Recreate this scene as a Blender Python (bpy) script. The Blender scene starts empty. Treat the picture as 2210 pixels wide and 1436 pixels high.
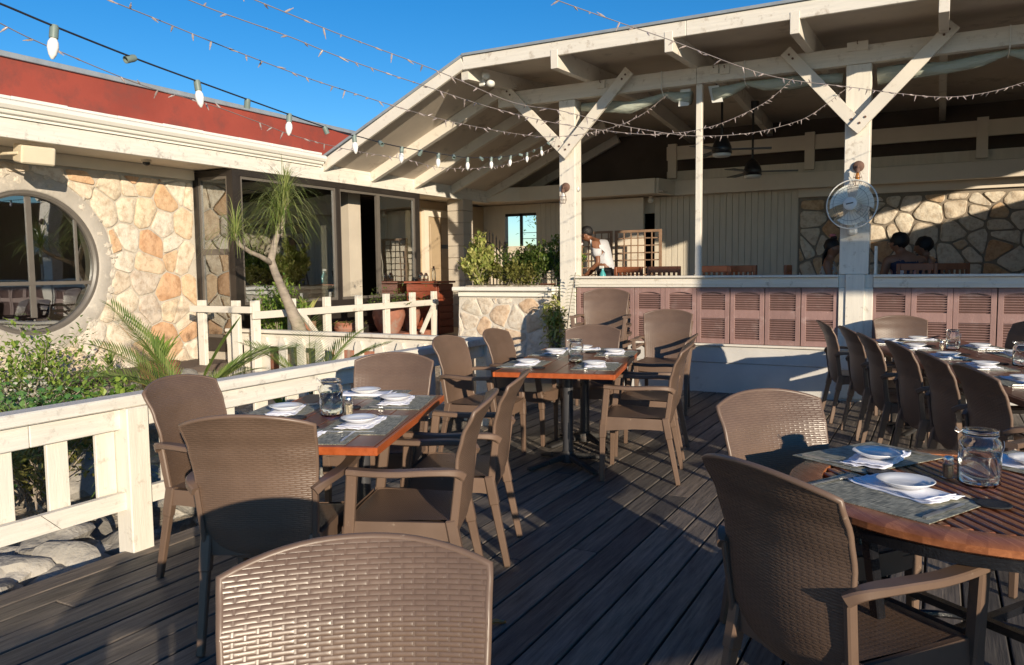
import bpy, bmesh, math, random
from mathutils import Vector, Matrix, noise
PI=math.pi; R=math.radians
random.seed(7)
scene=bpy.context.scene
COL=scene.collection

# ------------------------------------------------------------------ materials
def nt(name):
    m=bpy.data.materials.new(name); m.use_nodes=True
    t=m.node_tree; b=t.nodes['Principled BSDF']; return m,t,b
def N(t,kind,**kw):
    n=t.nodes.new(kind)
    for k,v in kw.items():
        if k.startswith('i_'): n.inputs[int(k[2:])].default_value=v
        else: setattr(n,k,v)
    return n
def c4(c): return (c[0],c[1],c[2],1)
def coords(t,scale=(1,1,1),kind='Object'):
    tc=N(t,'ShaderNodeTexCoord'); mp=N(t,'ShaderNodeMapping'); mp.inputs['Scale'].default_value=scale
    t.links.new(tc.outputs[kind],mp.inputs[0]); return mp.outputs[0]
def noisen(t,vec,scale,detail=4,rough=.55):
    n=N(t,'ShaderNodeTexNoise'); n.inputs['Scale'].default_value=scale; n.inputs['Detail'].default_value=detail
    n.inputs['Roughness'].default_value=rough; t.links.new(vec,n.inputs['Vector']); return n.outputs['Fac']
def ramp(t,fac,stops):
    r=N(t,'ShaderNodeValToRGB'); e=r.color_ramp.elements
    while len(e)<len(stops): e.new(.5)
    for x,(p,c) in zip(e,stops): x.position=p; x.color=c4(c)
    t.links.new(fac,r.inputs[0]); return r.outputs[0]
def mixc(t,fac,a,b,blend='MIX'):
    m=N(t,'ShaderNodeMix',data_type='RGBA',blend_type=blend)
    for s,i in ((fac,0),(a,6),(b,7)):
        if isinstance(s,(int,float)): m.inputs[i].default_value=s
        elif isinstance(s,tuple): m.inputs[i].default_value=c4(s)
        else: t.links.new(s,m.inputs[i])
    return m.outputs[2]
def math_(t,op,a,b=None,c=None):
    m=N(t,'ShaderNodeMath',operation=op)
    for i,s in enumerate((a,b,c)):
        if s is None: continue
        if isinstance(s,(int,float)): m.inputs[i].default_value=s
        else: t.links.new(s,m.inputs[i])
    return m.outputs[0]
def bump(t,b,h,strength=.3,dist=.01,prev=None):
    n=N(t,'ShaderNodeBump'); n.inputs['Strength'].default_value=strength; n.inputs['Distance'].default_value=dist
    t.links.new(h,n.inputs['Height'])
    if prev: t.links.new(prev,n.inputs['Normal'])
    t.links.new(n.outputs[0],b.inputs['Normal']); return n.outputs[0]
def basic(name,c,rough=.5,metal=0,var=.15,scale=8,bmp=.1,stretch=(1,1,1),c2=None,spec=None,island=0,dirt=None,bd=.004):
    m,t,b=nt(name); v=coords(t,stretch)
    f=noisen(t,v,scale,6,.6)
    a=c2 if c2 else tuple(x*(1-var) for x in c); bb=tuple(min(1,x*(1+var)) for x in c) if not c2 else c
    col=ramp(t,f,[(.3,a),(.7,bb)])
    if island:
        g=N(t,'ShaderNodeNewGeometry'); k=math_(t,'MULTIPLY_ADD',g.outputs['Random Per Island'],island,1-island/2)
        cm=N(t,'ShaderNodeCombineColor'); 
        for i in range(3): t.links.new(k,cm.inputs[i])
        col=mixc(t,1.0,col,cm.outputs[0],'MULTIPLY')
    if dirt:
        d=noisen(t,coords(t),dirt[1],8,.7); d=ramp(t,d,[(dirt[2],(0,0,0)),(dirt[2]+.14,(1,1,1))])
        s=N(t,'ShaderNodeSeparateColor'); t.links.new(d,s.inputs[0])
        col=mixc(t,s.outputs[0],col,dirt[0])
    t.links.new(col,b.inputs['Base Color'])
    rr=math_(t,'MULTIPLY_ADD',f,.2,rough-.1); t.links.new(rr,b.inputs['Roughness'])
    b.inputs['Metallic'].default_value=metal
    if spec is not None: b.inputs['Specular IOR Level'].default_value=spec
    if bmp: bump(t,b,noisen(t,v,scale*5,5),bmp,bd)
    return m
M={}
M['white']=basic('white_paint',(.67,.62,.54),.55,var=.06,scale=3,bmp=.35,stretch=(1,1,1),dirt=((.44,.38,.31),6,.56))
M['white_v']=basic('white_paint_post',(.69,.645,.565),.55,var=.07,scale=6,bmp=.4,stretch=(6,6,.5),dirt=((.42,.36,.29),11,.57))
M['white_y']=basic('white_paint_rail',(.67,.635,.57),.6,var=.10,scale=6,bmp=.5,stretch=(7,.5,7),dirt=((.38,.35,.31),9,.55))
M['white_x']=basic('white_paint_beam',(.67,.625,.55),.6,var=.08,scale=6,bmp=.4,stretch=(.5,7,7),dirt=((.42,.36,.29),9,.57))
M['gutter']=basic('gutter_paint',(.76,.73,.66),.4,var=.04,scale=4,bmp=.1,stretch=(1,.4,1),dirt=((.5,.46,.4),5,.66))
M['cream']=basic('cream_board',(.68,.60,.49),.6,var=.05,scale=3,bmp=.15)
M['soffit']=basic('plywood_soffit',(.56,.485,.40),.65,var=.10,scale=2,bmp=.25,stretch=(1,1,1),dirt=((.3,.25,.2),2.2,.58))
M['grey_board']=basic('grey_siding',(.60,.54,.44),.7,var=.08,scale=5,bmp=.2,stretch=(3,3,.4))
M['red']=basic('red_render',(.27,.048,.030),.75,var=.16,scale=1.2,bmp=.6,dirt=((.19,.045,.032),2.2,.50))
M['lead']=basic('grey_flashing',(.24,.27,.30),.5,var=.15,scale=6,bmp=.3)
M['dark_frame']=basic('dark_bronze_frame',(.026,.021,.018),.45,var=.15,scale=8,bmp=.1,dirt=((.07,.06,.05),6,.68))
M['sash']=basic('grey_sash',(.12,.105,.09),.4,var=.08,scale=9,bmp=.05)
M['black']=basic('black_metal',(.012,.012,.014),.35,var=.2,scale=9,bmp=.08,spec=.6)
M['black_wet']=basic('black_gloss_metal',(.010,.010,.012),.22,var=.2,scale=30,bmp=.5,spec=.8,bd=.003)
M['iron']=basic('cast_iron',(.03,.028,.027),.55,var=.2,scale=14,bmp=.5,dirt=((.09,.06,.045),9,.6))
M['pole']=basic('steel_pole',(.05,.05,.055),.3,var=.1,scale=9,bmp=.03,spec=.6)
M['silver']=basic('cutlery_steel',(.80,.80,.80),.30,metal=1,var=.03,scale=20,bmp=0)
M['wire_dark']=basic('grey_fan_wire',(.20,.22,.20),.4,var=.05,scale=20,bmp=0)
M['blade']=basic('pale_grey_blade',(.72,.74,.66),.35,var=.03,scale=5,bmp=0)
M['wire']=basic('wire_steel',(.5,.5,.5),.35,metal=1,var=.05,scale=20,bmp=0)
M['china']=basic('white_china',(.80,.80,.79),.12,var=.01,scale=4,bmp=0)
M['cloth']=basic('napkin_cloth',(.76,.77,.84),.85,var=.03,scale=60,bmp=.3,bd=.001)
M['coaster']=basic('black_rubber_coaster',(.012,.012,.013),.5,var=.3,scale=90,bmp=1.0,bd=.004)
M['terra']=basic('terracotta',(.30,.12,.075),.8,var=.25,scale=7,bmp=.5,dirt=((.26,.20,.16),5,.50))
M['rust']=basic('rusty_fitting',(.13,.07,.05),.8,var=.25,scale=25,bmp=.6)
M['amber']=basic('amber_bulb',(.55,.22,.05),.3,var=.2,scale=9,bmp=0)
M['bulbw']=basic('frosted_bulb',(.82,.80,.77),.3,var=.02,scale=9,bmp=0)
M['socket']=basic('green_grey_socket',(.16,.21,.19),.5,var=.1,scale=9,bmp=0)
M['cable']=basic('dark_cable',(.02,.022,.03),.6,var=.1,scale=9,bmp=0)
M['cablew']=basic('beige_fairy_cable',(.22,.19,.18),.5,var=.1,scale=9,bmp=0)
M['fairy']=basic('fairy_light_holder',(.34,.28,.26),.4,var=.1,scale=9,bmp=0)
M['bark']=basic('pale_bark',(.30,.25,.20),.85,var=.25,scale=10,bmp=.8,stretch=(1,1,3),dirt=((.16,.12,.09),12,.55))
M['soil']=basic('garden_soil',(.30,.25,.19),.95,var=.35,scale=6,bmp=1.0,bd=.03,dirt=((.58,.53,.45),11,.5))
M['rock']=basic('grey_limestone',(.30,.28,.25),.9,var=.3,scale=5,bmp=1.0,bd=.02,dirt=((.48,.45,.40),7,.56),island=.5)
M['pale_rock']=basic('pale_limestone',(.55,.49,.41),.9,var=.2,scale=5,bmp=.8,bd=.02)
M['shutter']=basic('mauve_shutter_paint',(.275,.165,.148),.6,var=.10,scale=6,bmp=.4,stretch=(3,3,.8),dirt=((.36,.25,.23),6,.55))
M['teakchair']=basic('red_teak',(.30,.10,.045),.45,var=.2,scale=9,bmp=.2,stretch=(1,1,.3))
M['lattice']=basic('brown_lattice_wood',(.26,.16,.10),.7,var=.2,scale=9,bmp=.3)
M['cabinet']=basic('mahogany_cabinet',(.24,.055,.025),.45,var=.25,scale=5,bmp=.2,stretch=(1,1,6))
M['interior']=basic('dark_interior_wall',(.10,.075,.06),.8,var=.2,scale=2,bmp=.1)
M['block']=basic('cream_blockwork',(.50,.44,.36),.75,var=.06,scale=3,bmp=.3)
M['doorp']=basic('tan_door_paint',(.40,.30,.19),.5,var=.05,scale=3,bmp=.1)
M['plaque']=basic('dark_plaque',(.02,.018,.016),.4,var=.1,scale=9,bmp=0)
M['concrete']=basic('base_concrete',(.55,.53,.50),.75,var=.10,scale=2.5,bmp=.5,dirt=((.34,.31,.28),3,.6))
M['render_grey']=basic('grey_mortar_ring',(.42,.38,.33),.85,var=.12,scale=4,bmp=.6,bd=.01,dirt=((.62,.56,.48),6,.57))
M['floor_in']=basic('inner_tile',(.48,.40,.30),.5,var=.1,scale=3,bmp=.1)
M['speaker']=basic('cream_plastic',(.62,.54,.40),.4,var=.04,scale=5,bmp=.05)
M['whiteplastic']=basic('white_plastic',(.68,.68,.64),.35,var=.03,scale=5,bmp=0)
M['skin']=basic('dark_brown_skin',(.27,.13,.078),.5,var=.08,scale=12,bmp=.05)
M['skin2']=basic('brown_skin',(.20,.085,.045),.5,var=.08,scale=12,bmp=.05)
M['hair']=basic('black_hair',(.008,.007,.008),.6,var=.3,scale=60,bmp=.8,bd=.004)
M['shirt']=basic('white_shirt_cloth',(.52,.52,.55),.8,var=.05,scale=6,bmp=.4,bd=.01)
M['trouser']=basic('black_trouser_cloth',(.012,.012,.016),.8,var=.2,scale=9,bmp=.2)
M['pink']=basic('pink_scrunchie_cloth',(.60,.20,.22),.8,var=.2,scale=30,bmp=.5)
M['sand']=basic('sandy_ground',(.36,.32,.25),.95,var=.2,scale=.6,bmp=.4,bd=.05)
M['umb']=basic('canvas_canopy',(.45,.42,.36),.8,var=.05,scale=5,bmp=.1)
M['aqua']=basic('aqua_bottle',(.06,.34,.36),.25,var=.05,scale=5,bmp=0)
M['pepper']=basic('pepper_grains',(.30,.20,.12),.9,var=.5,scale=300,bmp=.5)
M['salt']=basic('salt_grains',(.62,.50,.36),.9,var=.3,scale=300,bmp=.5)

def floral(name,base,cols,scale):
    m,t,b=nt(name); v=coords(t)
    vo=N(t,'ShaderNodeTexVoronoi'); vo.inputs['Scale'].default_value=scale; t.links.new(v,vo.inputs['Vector'])
    s=N(t,'ShaderNodeSeparateColor'); t.links.new(vo.outputs['Color'],s.inputs[0])
    pet=ramp(t,s.outputs[0],[(i/len(cols),c) for i,c in enumerate(cols)])
    k=math_(t,'LESS_THAN',vo.outputs['Distance'],.42)
    t.links.new(mixc(t,k,base,pet),b.inputs['Base Color']); b.inputs['Roughness'].default_value=.8
    return m
M['floral']=floral('navy_floral_cloth',(.02,.024,.06),[(.8,.75,.72),(.8,.38,.32),(.75,.7,.7),(.03,.03,.08)],9)
M['floral2']=floral('yellow_blue_floral_cloth',(.50,.48,.42),[(.55,.28,.05),(.10,.22,.45),(.6,.55,.5),(.5,.2,.08)],20)
M['navy']=floral('navy_cloth',(.012,.014,.045),[(.35,.35,.45),(.02,.02,.06),(.02,.02,.06),(.02,.02,.05)],14)

def leafmat(name,c,c2,tr=.35):
    m,t,b=nt(name); g=N(t,'ShaderNodeNewGeometry')
    col=ramp(t,g.outputs['Random Per Island'],[(0,c),(.55,tuple((a+d)/2 for a,d in zip(c,c2))),(1,c2)])
    t.links.new(col,b.inputs['Base Color']); b.inputs['Roughness'].default_value=.45
    tl=N(t,'ShaderNodeBsdfTranslucent'); t.links.new(col,tl.inputs[0])
    mx=N(t,'ShaderNodeMixShader'); mx.inputs[0].default_value=tr
    o=t.nodes['Material Output']; t.links.new(b.outputs[0],mx.inputs[1]); t.links.new(tl.outputs[0],mx.inputs[2]); t.links.new(mx.outputs[0],o.inputs[0]); return m
M['leaf_green']=leafmat('green_leaves',(.09,.19,.03),(.32,.42,.08))
M['leaf_dark']=leafmat('dark_leaves',(.05,.10,.02),(.16,.20,.045))
M['leaf_yellow']=leafmat('variegated_leaves',(.26,.33,.07),(.62,.58,.22))
M['leaf_olive']=leafmat('olive_leaves',(.12,.14,.03),(.30,.27,.08))
M['leaf_palm']=leafmat('palm_leaves',(.13,.22,.04),(.34,.40,.12))
M['leaf_strap']=leafmat('strap_leaves',(.12,.20,.03),(.40,.42,.16))
M['leaf_blue']=leafmat('grey_green_leaves',(.07,.20,.06),(.18,.32,.09))
M['flower']=leafmat('white_petals',(.5,.5,.42),(.75,.72,.6))

def weave(name,c,rough=.34):
    m,t,b=nt(name)
    uv=N(t,'ShaderNodeTexCoord').outputs['UV']; s=N(t,'ShaderNodeSeparateXYZ'); t.links.new(uv,s.inputs[0])
    U,V=s.outputs[0],s.outputs[1]
    v=math_(t,'DIVIDE',V,.0085); row=math_(t,'FLOOR',v); fv=math_(t,'FRACT',v)
    off=math_(t,'MULTIPLY',math_(t,'MODULO',row,2),.5)
    u=math_(t,'ADD',math_(t,'DIVIDE',U,.0420),off); fu=math_(t,'FRACT',u)
    prof=math_(t,'SINE',math_(t,'MULTIPLY',fv,PI))          # strand cross-section
    du=math_(t,'ABSOLUTE',math_(t,'SUBTRACT',fu,.5))        # 0 centre .. .5 ends
    along=math_(t,'SUBTRACT',1.0,math_(t,'POWER',math_(t,'MULTIPLY',du,2),6.0))
    strand=math_(t,'MULTIPLY',math_(t,'POWER',prof,.42),along)
    rib=math_(t,'MULTIPLY',math_(t,'GREATER_THAN',du,.455),.85)
    h=math_(t,'MAXIMUM',strand,rib)
    h2=math_(t,'MULTIPLY',noisen(t,coords(t),45,3),.25)
    n1=bump(t,b,math_(t,'ADD',h,h2),.58,.0018)
    f=noisen(t,coords(t),5,6,.65)
    col=ramp(t,f,[(.3,tuple(x*.82 for x in c)),(.7,tuple(x*1.12 for x in c))])
    gap=math_(t,'MULTIPLY_ADD',h,.30,.70); cm=N(t,'ShaderNodeCombineColor')
    for i in range(3): t.links.new(gap,cm.inputs[i])
    col=mixc(t,1.0,col,cm.outputs[0],'MULTIPLY')
    sc=ramp(t,noisen(t,coords(t),16,8,.75),[(.66,(0,0,0)),(.74,(1,1,1))]); ss=N(t,'ShaderNodeSeparateColor'); t.links.new(sc,ss.inputs[0])
    col=mixc(t,math_(t,'MULTIPLY',math_(t,'MULTIPLY',ss.outputs[0],h),.35),col,(.45,.38,.30))
    t.links.new(col,b.inputs['Base Color']); t.links.new(math_(t,'MULTIPLY_ADD',f,.2,rough-.1),b.inputs['Roughness'])
    return m
BR=(.138,.089,.063)
def vary(m,amt):
    t=m.node_tree; b=t.nodes['Principled BSDF']; l=b.inputs['Base Color'].links[0]; src=l.from_socket
    oi=N(t,'ShaderNodeObjectInfo'); k=math_(t,'MULTIPLY_ADD',oi.outputs['Random'],amt,1-amt/2); cm=N(t,'ShaderNodeCombineColor')
    for i in range(3): t.links.new(k,cm.inputs[i])
    t.links.new(mixc(t,1.0,src,cm.outputs[0],'MULTIPLY'),b.inputs['Base Color'])
M['weave']=weave('brown_resin_weave',BR); vary(M['weave'],.22)
M['resin']=basic('brown_resin',tuple(x*1.02 for x in BR),.42,var=.08,scale=6,bmp=.12,dirt=((.42,.34,.26),16,.66)); vary(M['resin'],.18)
vary(M['shutter'],.22); vary(M['rock'],.35)

def deckmat():
    m,t,b=nt('weathered_deck_boards'); g=N(t,'ShaderNodeNewGeometry')
    tc=N(t,'ShaderNodeTexCoord'); cb=N(t,'ShaderNodeCombineXYZ'); 
    r100=math_(t,'MULTIPLY',g.outputs['Random Per Island'],37.)
    t.links.new(r100,cb.inputs[0]); t.links.new(r100,cb.inputs[1])
    va=N(t,'ShaderNodeVectorMath',operation='ADD'); t.links.new(tc.outputs['Object'],va.inputs[0]); t.links.new(cb.outputs[0],va.inputs[1])
    mp=N(t,'ShaderNodeMapping'); mp.inputs['Scale'].default_value=(14,.9,14); t.links.new(va.outputs[0],mp.inputs[0])
    grain=noisen(t,mp.outputs[0],3.2,9,.7)
    mp2=N(t,'ShaderNodeMapping'); mp2.inputs['Scale'].default_value=(3,.35,3); t.links.new(va.outputs[0],mp2.inputs[0])
    big=noisen(t,mp2.outputs[0],2.2,5,.6)
    col=ramp(t,grain,[(.28,(.045,.043,.042)),(.46,(.115,.109,.103)),(.74,(.23,.212,.195))])
    tint=ramp(t,big,[(.3,(.62,.62,.65)),(.7,(1.25,1.14,1.0))]); col=mixc(t,1.0,col,tint,'MULTIPLY')
    k=ramp(t,g.outputs['Random Per Island'],[(0,(.60,.62,.64)),(.5,(1,.98,.95)),(1,(1.4,1.3,1.2))]); col=mixc(t,1.0,col,k,'MULTIPLY')
    t.links.new(col,b.inputs['Base Color']); t.links.new(math_(t,'MULTIPLY_ADD',grain,-.25,.68),b.inputs['Roughness'])
    b.inputs['Specular IOR Level'].default_value=.35
    n1=bump(t,b,grain,.9,.006)
    return m
M['deck']=deckmat()

def tabletop(name,ca,cb_,rough=.25,axis=0):
    m,t,b=nt(name); g=N(t,'ShaderNodeNewGeometry')
    st=(1.2,12,12) if axis==0 else (12,1.2,12)
    v=coords(t,st); f=noisen(t,v,3,8,.65)
    col=ramp(t,f,[(.3,ca),(.7,cb_)])
    k=ramp(t,g.outputs['Random Per Island'],[(0,(.75,.7,.7)),(1,(1.2,1.2,1.2))]); col=mixc(t,1.0,col,k,'MULTIPLY')
    t.links.new(col,b.inputs['Base Color']); t.links.new(math_(t,'MULTIPLY_ADD',f,.18,rough-.06),b.inputs['Roughness'])
    b.inputs['Specular IOR Level'].default_value=.6
    bump(t,b,f,.25,.002); return m
M['table']=tabletop('red_varnished_planks',(.10,.028,.014),(.22,.065,.030),.28,0)
M['table_edge']=tabletop('orange_varnished_edge',(.34,.075,.018),(.52,.13,.035),.3,0)
M['teak']=tabletop('varnished_teak',(.20,.070,.030),(.40,.155,.065),.24,0)

def matmat():
    m,t,b=nt('woven_grey_placemat'); v=coords(t,(1,1,1),'UV')
    s=N(t,'ShaderNodeSeparateXYZ'); t.links.new(v,s.inputs[0])
    a=math_(t,'SINE',math_(t,'MULTIPLY',s.outputs[0],2*PI/.0055)); c=math_(t,'SINE',math_(t,'MULTIPLY',s.outputs[1],2*PI/.0055))
    w=math_(t,'MULTIPLY',a,c)
    f=noisen(t,coords(t,(12,1.5,1),'UV'),14,4,.6); f2=noisen(t,coords(t,(1.5,14,1),'UV'),14,4,.6)
    f3=math_(t,'MULTIPLY',math_(t,'ADD',f,f2),.5)
    col=ramp(t,f3,[(.38,(.06,.065,.055)),(.5,(.24,.235,.18)),(.62,(.52,.48,.36))])
    t.links.new(col,b.inputs['Base Color']); b.inputs['Roughness'].default_value=.55
    bump(t,b,w,.5,.0012); return m
M['mat']=matmat()

def stonemat(name,pal,vein=.5,mort=(.36,.32,.27)):
    m,t,b=nt(name); g=N(t,'ShaderNodeNewGeometry'); r=g.outputs['Random Per Island']
    v=coords(t); f=noisen(t,v,5,7,.65); f2=noisen(t,v,14,8,.7)
    rp=N(t,'ShaderNodeValToRGB'); e=rp.color_ramp; e.interpolation='CONSTANT'
    el=e.elements
    while len(el)<len(pal): el.new(.5)
    for i,(x,c) in enumerate(zip(el,pal)): x.position=i/len(pal); x.color=c4(c)
    t.links.new(r,rp.inputs[0])
    col=mixc(t,math_(t,'MULTIPLY',f,vein),rp.outputs[0],(.62,.52,.40))
    st=ramp(t,f2,[(.45,(1,1,1)),(.68,(.60,.50,.42))]); col=mixc(t,.8,col,st,'MULTIPLY')
    t.links.new(col,b.inputs['Base Color']); b.inputs['Roughness'].default_value=.85
    hh=math_(t,'ADD',f,math_(t,'MULTIPLY',f2,.5)); bump(t,b,hh,.8,.03); return m
WARM=[(.66,.57,.44),(.62,.42,.25),(.70,.64,.54),(.62,.52,.40),(.58,.31,.15),(.72,.65,.54),(.66,.50,.34),(.70,.61,.48),(.60,.37,.20),(.68,.62,.53),(.56,.48,.40),(.70,.57,.40)]
M['stone']=stonemat('warm_wall_stones',WARM)
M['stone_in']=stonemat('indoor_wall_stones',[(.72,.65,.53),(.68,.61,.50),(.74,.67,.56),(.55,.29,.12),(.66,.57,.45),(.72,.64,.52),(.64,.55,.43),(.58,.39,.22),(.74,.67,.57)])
M['stone_pl']=stonemat('planter_stones',[(.62,.57,.48),(.58,.40,.26),(.66,.61,.53),(.60,.53,.44),(.60,.45,.32),(.64,.60,.53)],.6)
M['mortar']=basic('grey_mortar',(.46,.41,.34),.9,var=.12,scale=9,bmp=.7,bd=.01)
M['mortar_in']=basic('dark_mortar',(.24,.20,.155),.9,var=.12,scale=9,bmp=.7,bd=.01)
M['mortar_pl']=basic('pale_mortar',(.56,.51,.44),.9,var=.10,scale=9,bmp=.7,bd=.01)

def glassmat(name,tint=(.9,.95,.95),refl=.22):
    m,t,b=nt(name); o=t.nodes['Material Output']
    gl=N(t,'ShaderNodeBsdfGlossy'); gl.inputs['Roughness'].default_value=.015; gl.inputs[0].default_value=(.9,.93,.95,1)
    tr=N(t,'ShaderNodeBsdfTransparent'); tr.inputs[0].default_value=c4(tint)
    lw=N(t,'ShaderNodeLayerWeight'); lw.inputs[0].default_value=.35
    f=math_(t,'MULTIPLY_ADD',lw.outputs['Facing'],.45,refl)
    nz=noisen(t,coords(t),1.4,2); bn=N(t,'ShaderNodeBump'); bn.inputs['Strength'].default_value=.05; bn.inputs['Distance'].default_value=.05; t.links.new(nz,bn.inputs['Height']); t.links.new(bn.outputs[0],gl.inputs['Normal'])
    mx=N(t,'ShaderNodeMixShader'); t.links.new(f,mx.inputs[0]); t.links.new(tr.outputs[0],mx.inputs[1]); t.links.new(gl.outputs[0],mx.inputs[2]); t.links.new(mx.outputs[0],o.inputs[0]); return m
M['glass']=glassmat('window_glass',(.55,.58,.56),.30)
M['vinyl']=glassmat('clear_vinyl',(.62,.66,.60),.12)
def jarglass(name,c=(.96,.98,.97),rough=0.,ior=1.45):
    m,t,b=nt(name); b.inputs['Base Color'].default_value=c4(c); b.inputs['Roughness'].default_value=rough
    b.inputs['Transmission Weight'].default_value=1; b.inputs['IOR'].default_value=ior; return m
M['jar']=jarglass('jar_glass'); M['water']=jarglass('jar_water',(.90,.95,.92),0,1.33)
def vinylroll():
    m,t,b=nt('rolled_vinyl'); b.inputs['Base Color'].default_value=(.50,.54,.46,1); b.inputs['Roughness'].default_value=.2
    b.inputs['Transmission Weight'].default_value=.25; b.inputs['IOR'].default_value=1.4
    bump(t,b,noisen(t,coords(t,(1,4,4)),5,3),.8,.03); return m
M['roll']=vinylroll()

# ------------------------------------------------------------------ mesh helpers
class MB:
    def __init__(s): s.v=[];s.f=[];s.uv=None
    def add(s,vs,fs):
        o=len(s.v); s.v+= [tuple(x) for x in vs]; s.f+=[tuple(i+o for i in f) for f in fs]; return s
    def box(s,x0,x1,y0,y1,z0,z1,M_=None,bev=0.):
        if bev:
            return s.cbox(x0,x1,y0,y1,z0,z1,bev,M_)
        v=[Vector((x,y,z)) for x in (x0,x1) for y in (y0,y1) for z in (z0,z1)]
        if M_: v=[M_@p for p in v]
        return s.add(v,[(0,1,3,2),(4,6,7,5),(0,4,5,1),(2,3,7,6),(0,2,6,4),(1,5,7,3)])
    def cbox(s,x0,x1,y0,y1,z0,z1,b,M_=None):
        # chamfered box
        b=min(b,(x1-x0)*.45,(y1-y0)*.45,(z1-z0)*.45)
        cs=[]; idx={}
        X=(x0,x1);Y=(y0,y1);Z=(z0,z1)
        for i in (0,1):
            for j in (0,1):
                for k in (0,1):
                    sx,sy,sz=(1,-1)[i],(1,-1)[j],(1,-1)[k]
                    for a,(dx,dy,dz) in enumerate(((0,b,b),(b,0,b),(b,b,0))):
                        idx[(i,j,k,a)]=len(cs); cs.append(Vector((X[i]+sx*dx,Y[j]+sy*dy,Z[k]+sz*dz)))
        F=[]
        g=lambda i,j,k,a:idx[(i,j,k,a)]
        for i in (0,1): F.append([g(i,0,0,0),g(i,1,0,0),g(i,1,1,0),g(i,0,1,0)])
        for j in (0,1): F.append([g(0,j,0,1),g(1,j,0,1),g(1,j,1,1),g(0,j,1,1)])
        for k in (0,1): F.append([g(0,0,k,2),g(1,0,k,2),g(1,1,k,2),g(0,1,k,2)])
        for j in (0,1):
            for k in (0,1): F.append([g(0,j,k,1),g(1,j,k,1),g(1,j,k,2),g(0,j,k,2)])
        for i in (0,1):
            for k in (0,1): F.append([g(i,0,k,0),g(i,1,k,0),g(i,1,k,2),g(i,0,k,2)])
        for i in (0,1):
            for j in (0,1): F.append([g(i,j,0,0),g(i,j,1,0),g(i,j,1,1),g(i,j,0,1)])
        for i in (0,1):
            for j in (0,1):
                for k in (0,1): F.append([g(i,j,k,0),g(i,j,k,1),g(i,j,k,2)])
        if M_: cs=[M_@p for p in cs]
        return s.add(cs,F)
    def bar(s,a,b,w,h,up=(0,0,1),bev=0.,w2=None,h2=None):
        a=Vector(a);b=Vector(b);d=(b-a); L=d.length; d/=L
        up=Vector(up); sx=d.cross(up)
        if sx.length<1e-4: sx=d.cross(Vector((0,1,0)))
        sx.normalize(); uz=sx.cross(d).normalized()
        w2=w if w2 is None else w2; h2=h if h2 is None else h2
        if bev:
            m=Matrix((sx,d,uz)).transposed().to_4x4(); m.translation=a
            o=len(s.v); s.cbox(-w/2,w/2,0,L,-h/2,h/2,bev,m); 
            if w2!=w or h2!=h:
                mi=m.inverted()
                for i in range(o,len(s.v)):
                    p=mi@Vector(s.v[i]); k=p.y/L; p.x*=1+(w2/w-1)*k; p.z*=1+(h2/h-1)*k; s.v[i]=tuple(m@p)
            return s
        vs=[]
        for p,ww,hh in ((a,w,h),(b,w2,h2)):
            for i,j in ((-1,-1),(1,-1),(1,1),(-1,1)): vs.append(p+sx*ww/2*i+uz*hh/2*j)
        return s.add(vs,[(3,2,1,0),(4,5,6,7),(0,1,5,4),(1,2,6,5),(2,3,7,6),(3,0,4,7)])
    def sweep(s,pts,w,h,ch=.3,up=(0,0,1)):
        pts=[Vector(p) for p in pts]; n=len(pts); up=Vector(up); o=len(s.v)
        ws=w if isinstance(w,(list,tuple)) else [w]*n; hs=h if isinstance(h,(list,tuple)) else [h]*n
        for i,p in enumerate(pts):
            d=(pts[min(i+1,n-1)]-pts[max(i-1,0)]).normalized(); sx=d.cross(up).normalized(); uz=sx.cross(d).normalized()
            a,b=ws[i]/2,hs[i]/2; c=min(a,b)*ch
            for x,z in ((-a+c,-b),(a-c,-b),(a,-b+c),(a,b-c),(a-c,b),(-a+c,b),(-a,b-c),(-a,-b+c)): s.v.append(tuple(p+sx*x+uz*z))
        for i in range(n-1):
            for k in range(8):
                l=(k+1)%8; s.f.append((o+i*8+k,o+i*8+l,o+i*8+8+l,o+i*8+8+k))
        s.f.append(tuple(o+k for k in reversed(range(8)))); s.f.append(tuple(o+(n-1)*8+k for k in range(8)))
        return s
    def tube(s,pts,r,seg=8,cap=True,closed=False):
        pts=[Vector(p) for p in pts]; n=len(pts); rr=r if isinstance(r,(list,tuple)) else [r]*n
        o=len(s.v); prev=None
        for i,p in enumerate(pts):
            if closed: d=(pts[(i+1)%n]-pts[i-1]).normalized()
            else: d=(pts[min(i+1,n-1)]-pts[max(i-1,0)]).normalized()
            if prev is None:
                u=d.orthogonal().normalized()
            else: u=(prev-d*prev.dot(d)).normalized()
            prev=u; w=d.cross(u)
            for k in range(seg):
                a=2*PI*k/seg; s.v.append(tuple(p+(u*math.cos(a)+w*math.sin(a))*rr[i]))
        for i in range(n if closed else n-1):
            j=(i+1)%n
            for k in range(seg):
                l=(k+1)%seg; s.f.append((o+i*seg+k,o+i*seg+l,o+j*seg+l,o+j*seg+k))
        if cap and not closed:
            s.f.append(tuple(o+k for k in reversed(range(seg)))); s.f.append(tuple(o+(n-1)*seg+k for k in range(seg)))
        return s
    def lathe(s,prof,seg=32,M_=None,closed=False):
        o=len(s.v); n=len(prof)
        for k in range(seg):
            a=2*PI*k/seg
            for r,z in prof:
                p=Vector((max(r,1e-5)*math.cos(a),max(r,1e-5)*math.sin(a),z)); s.v.append(tuple(M_@p if M_ else p))
        for k in range(seg):
            l=(k+1)%seg
            for i in range(n if closed else n-1):
                j=(i+1)%n; s.f.append((o+k*n+i,o+l*n+i,o+l*n+j,o+k*n+j))
        return s
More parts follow.
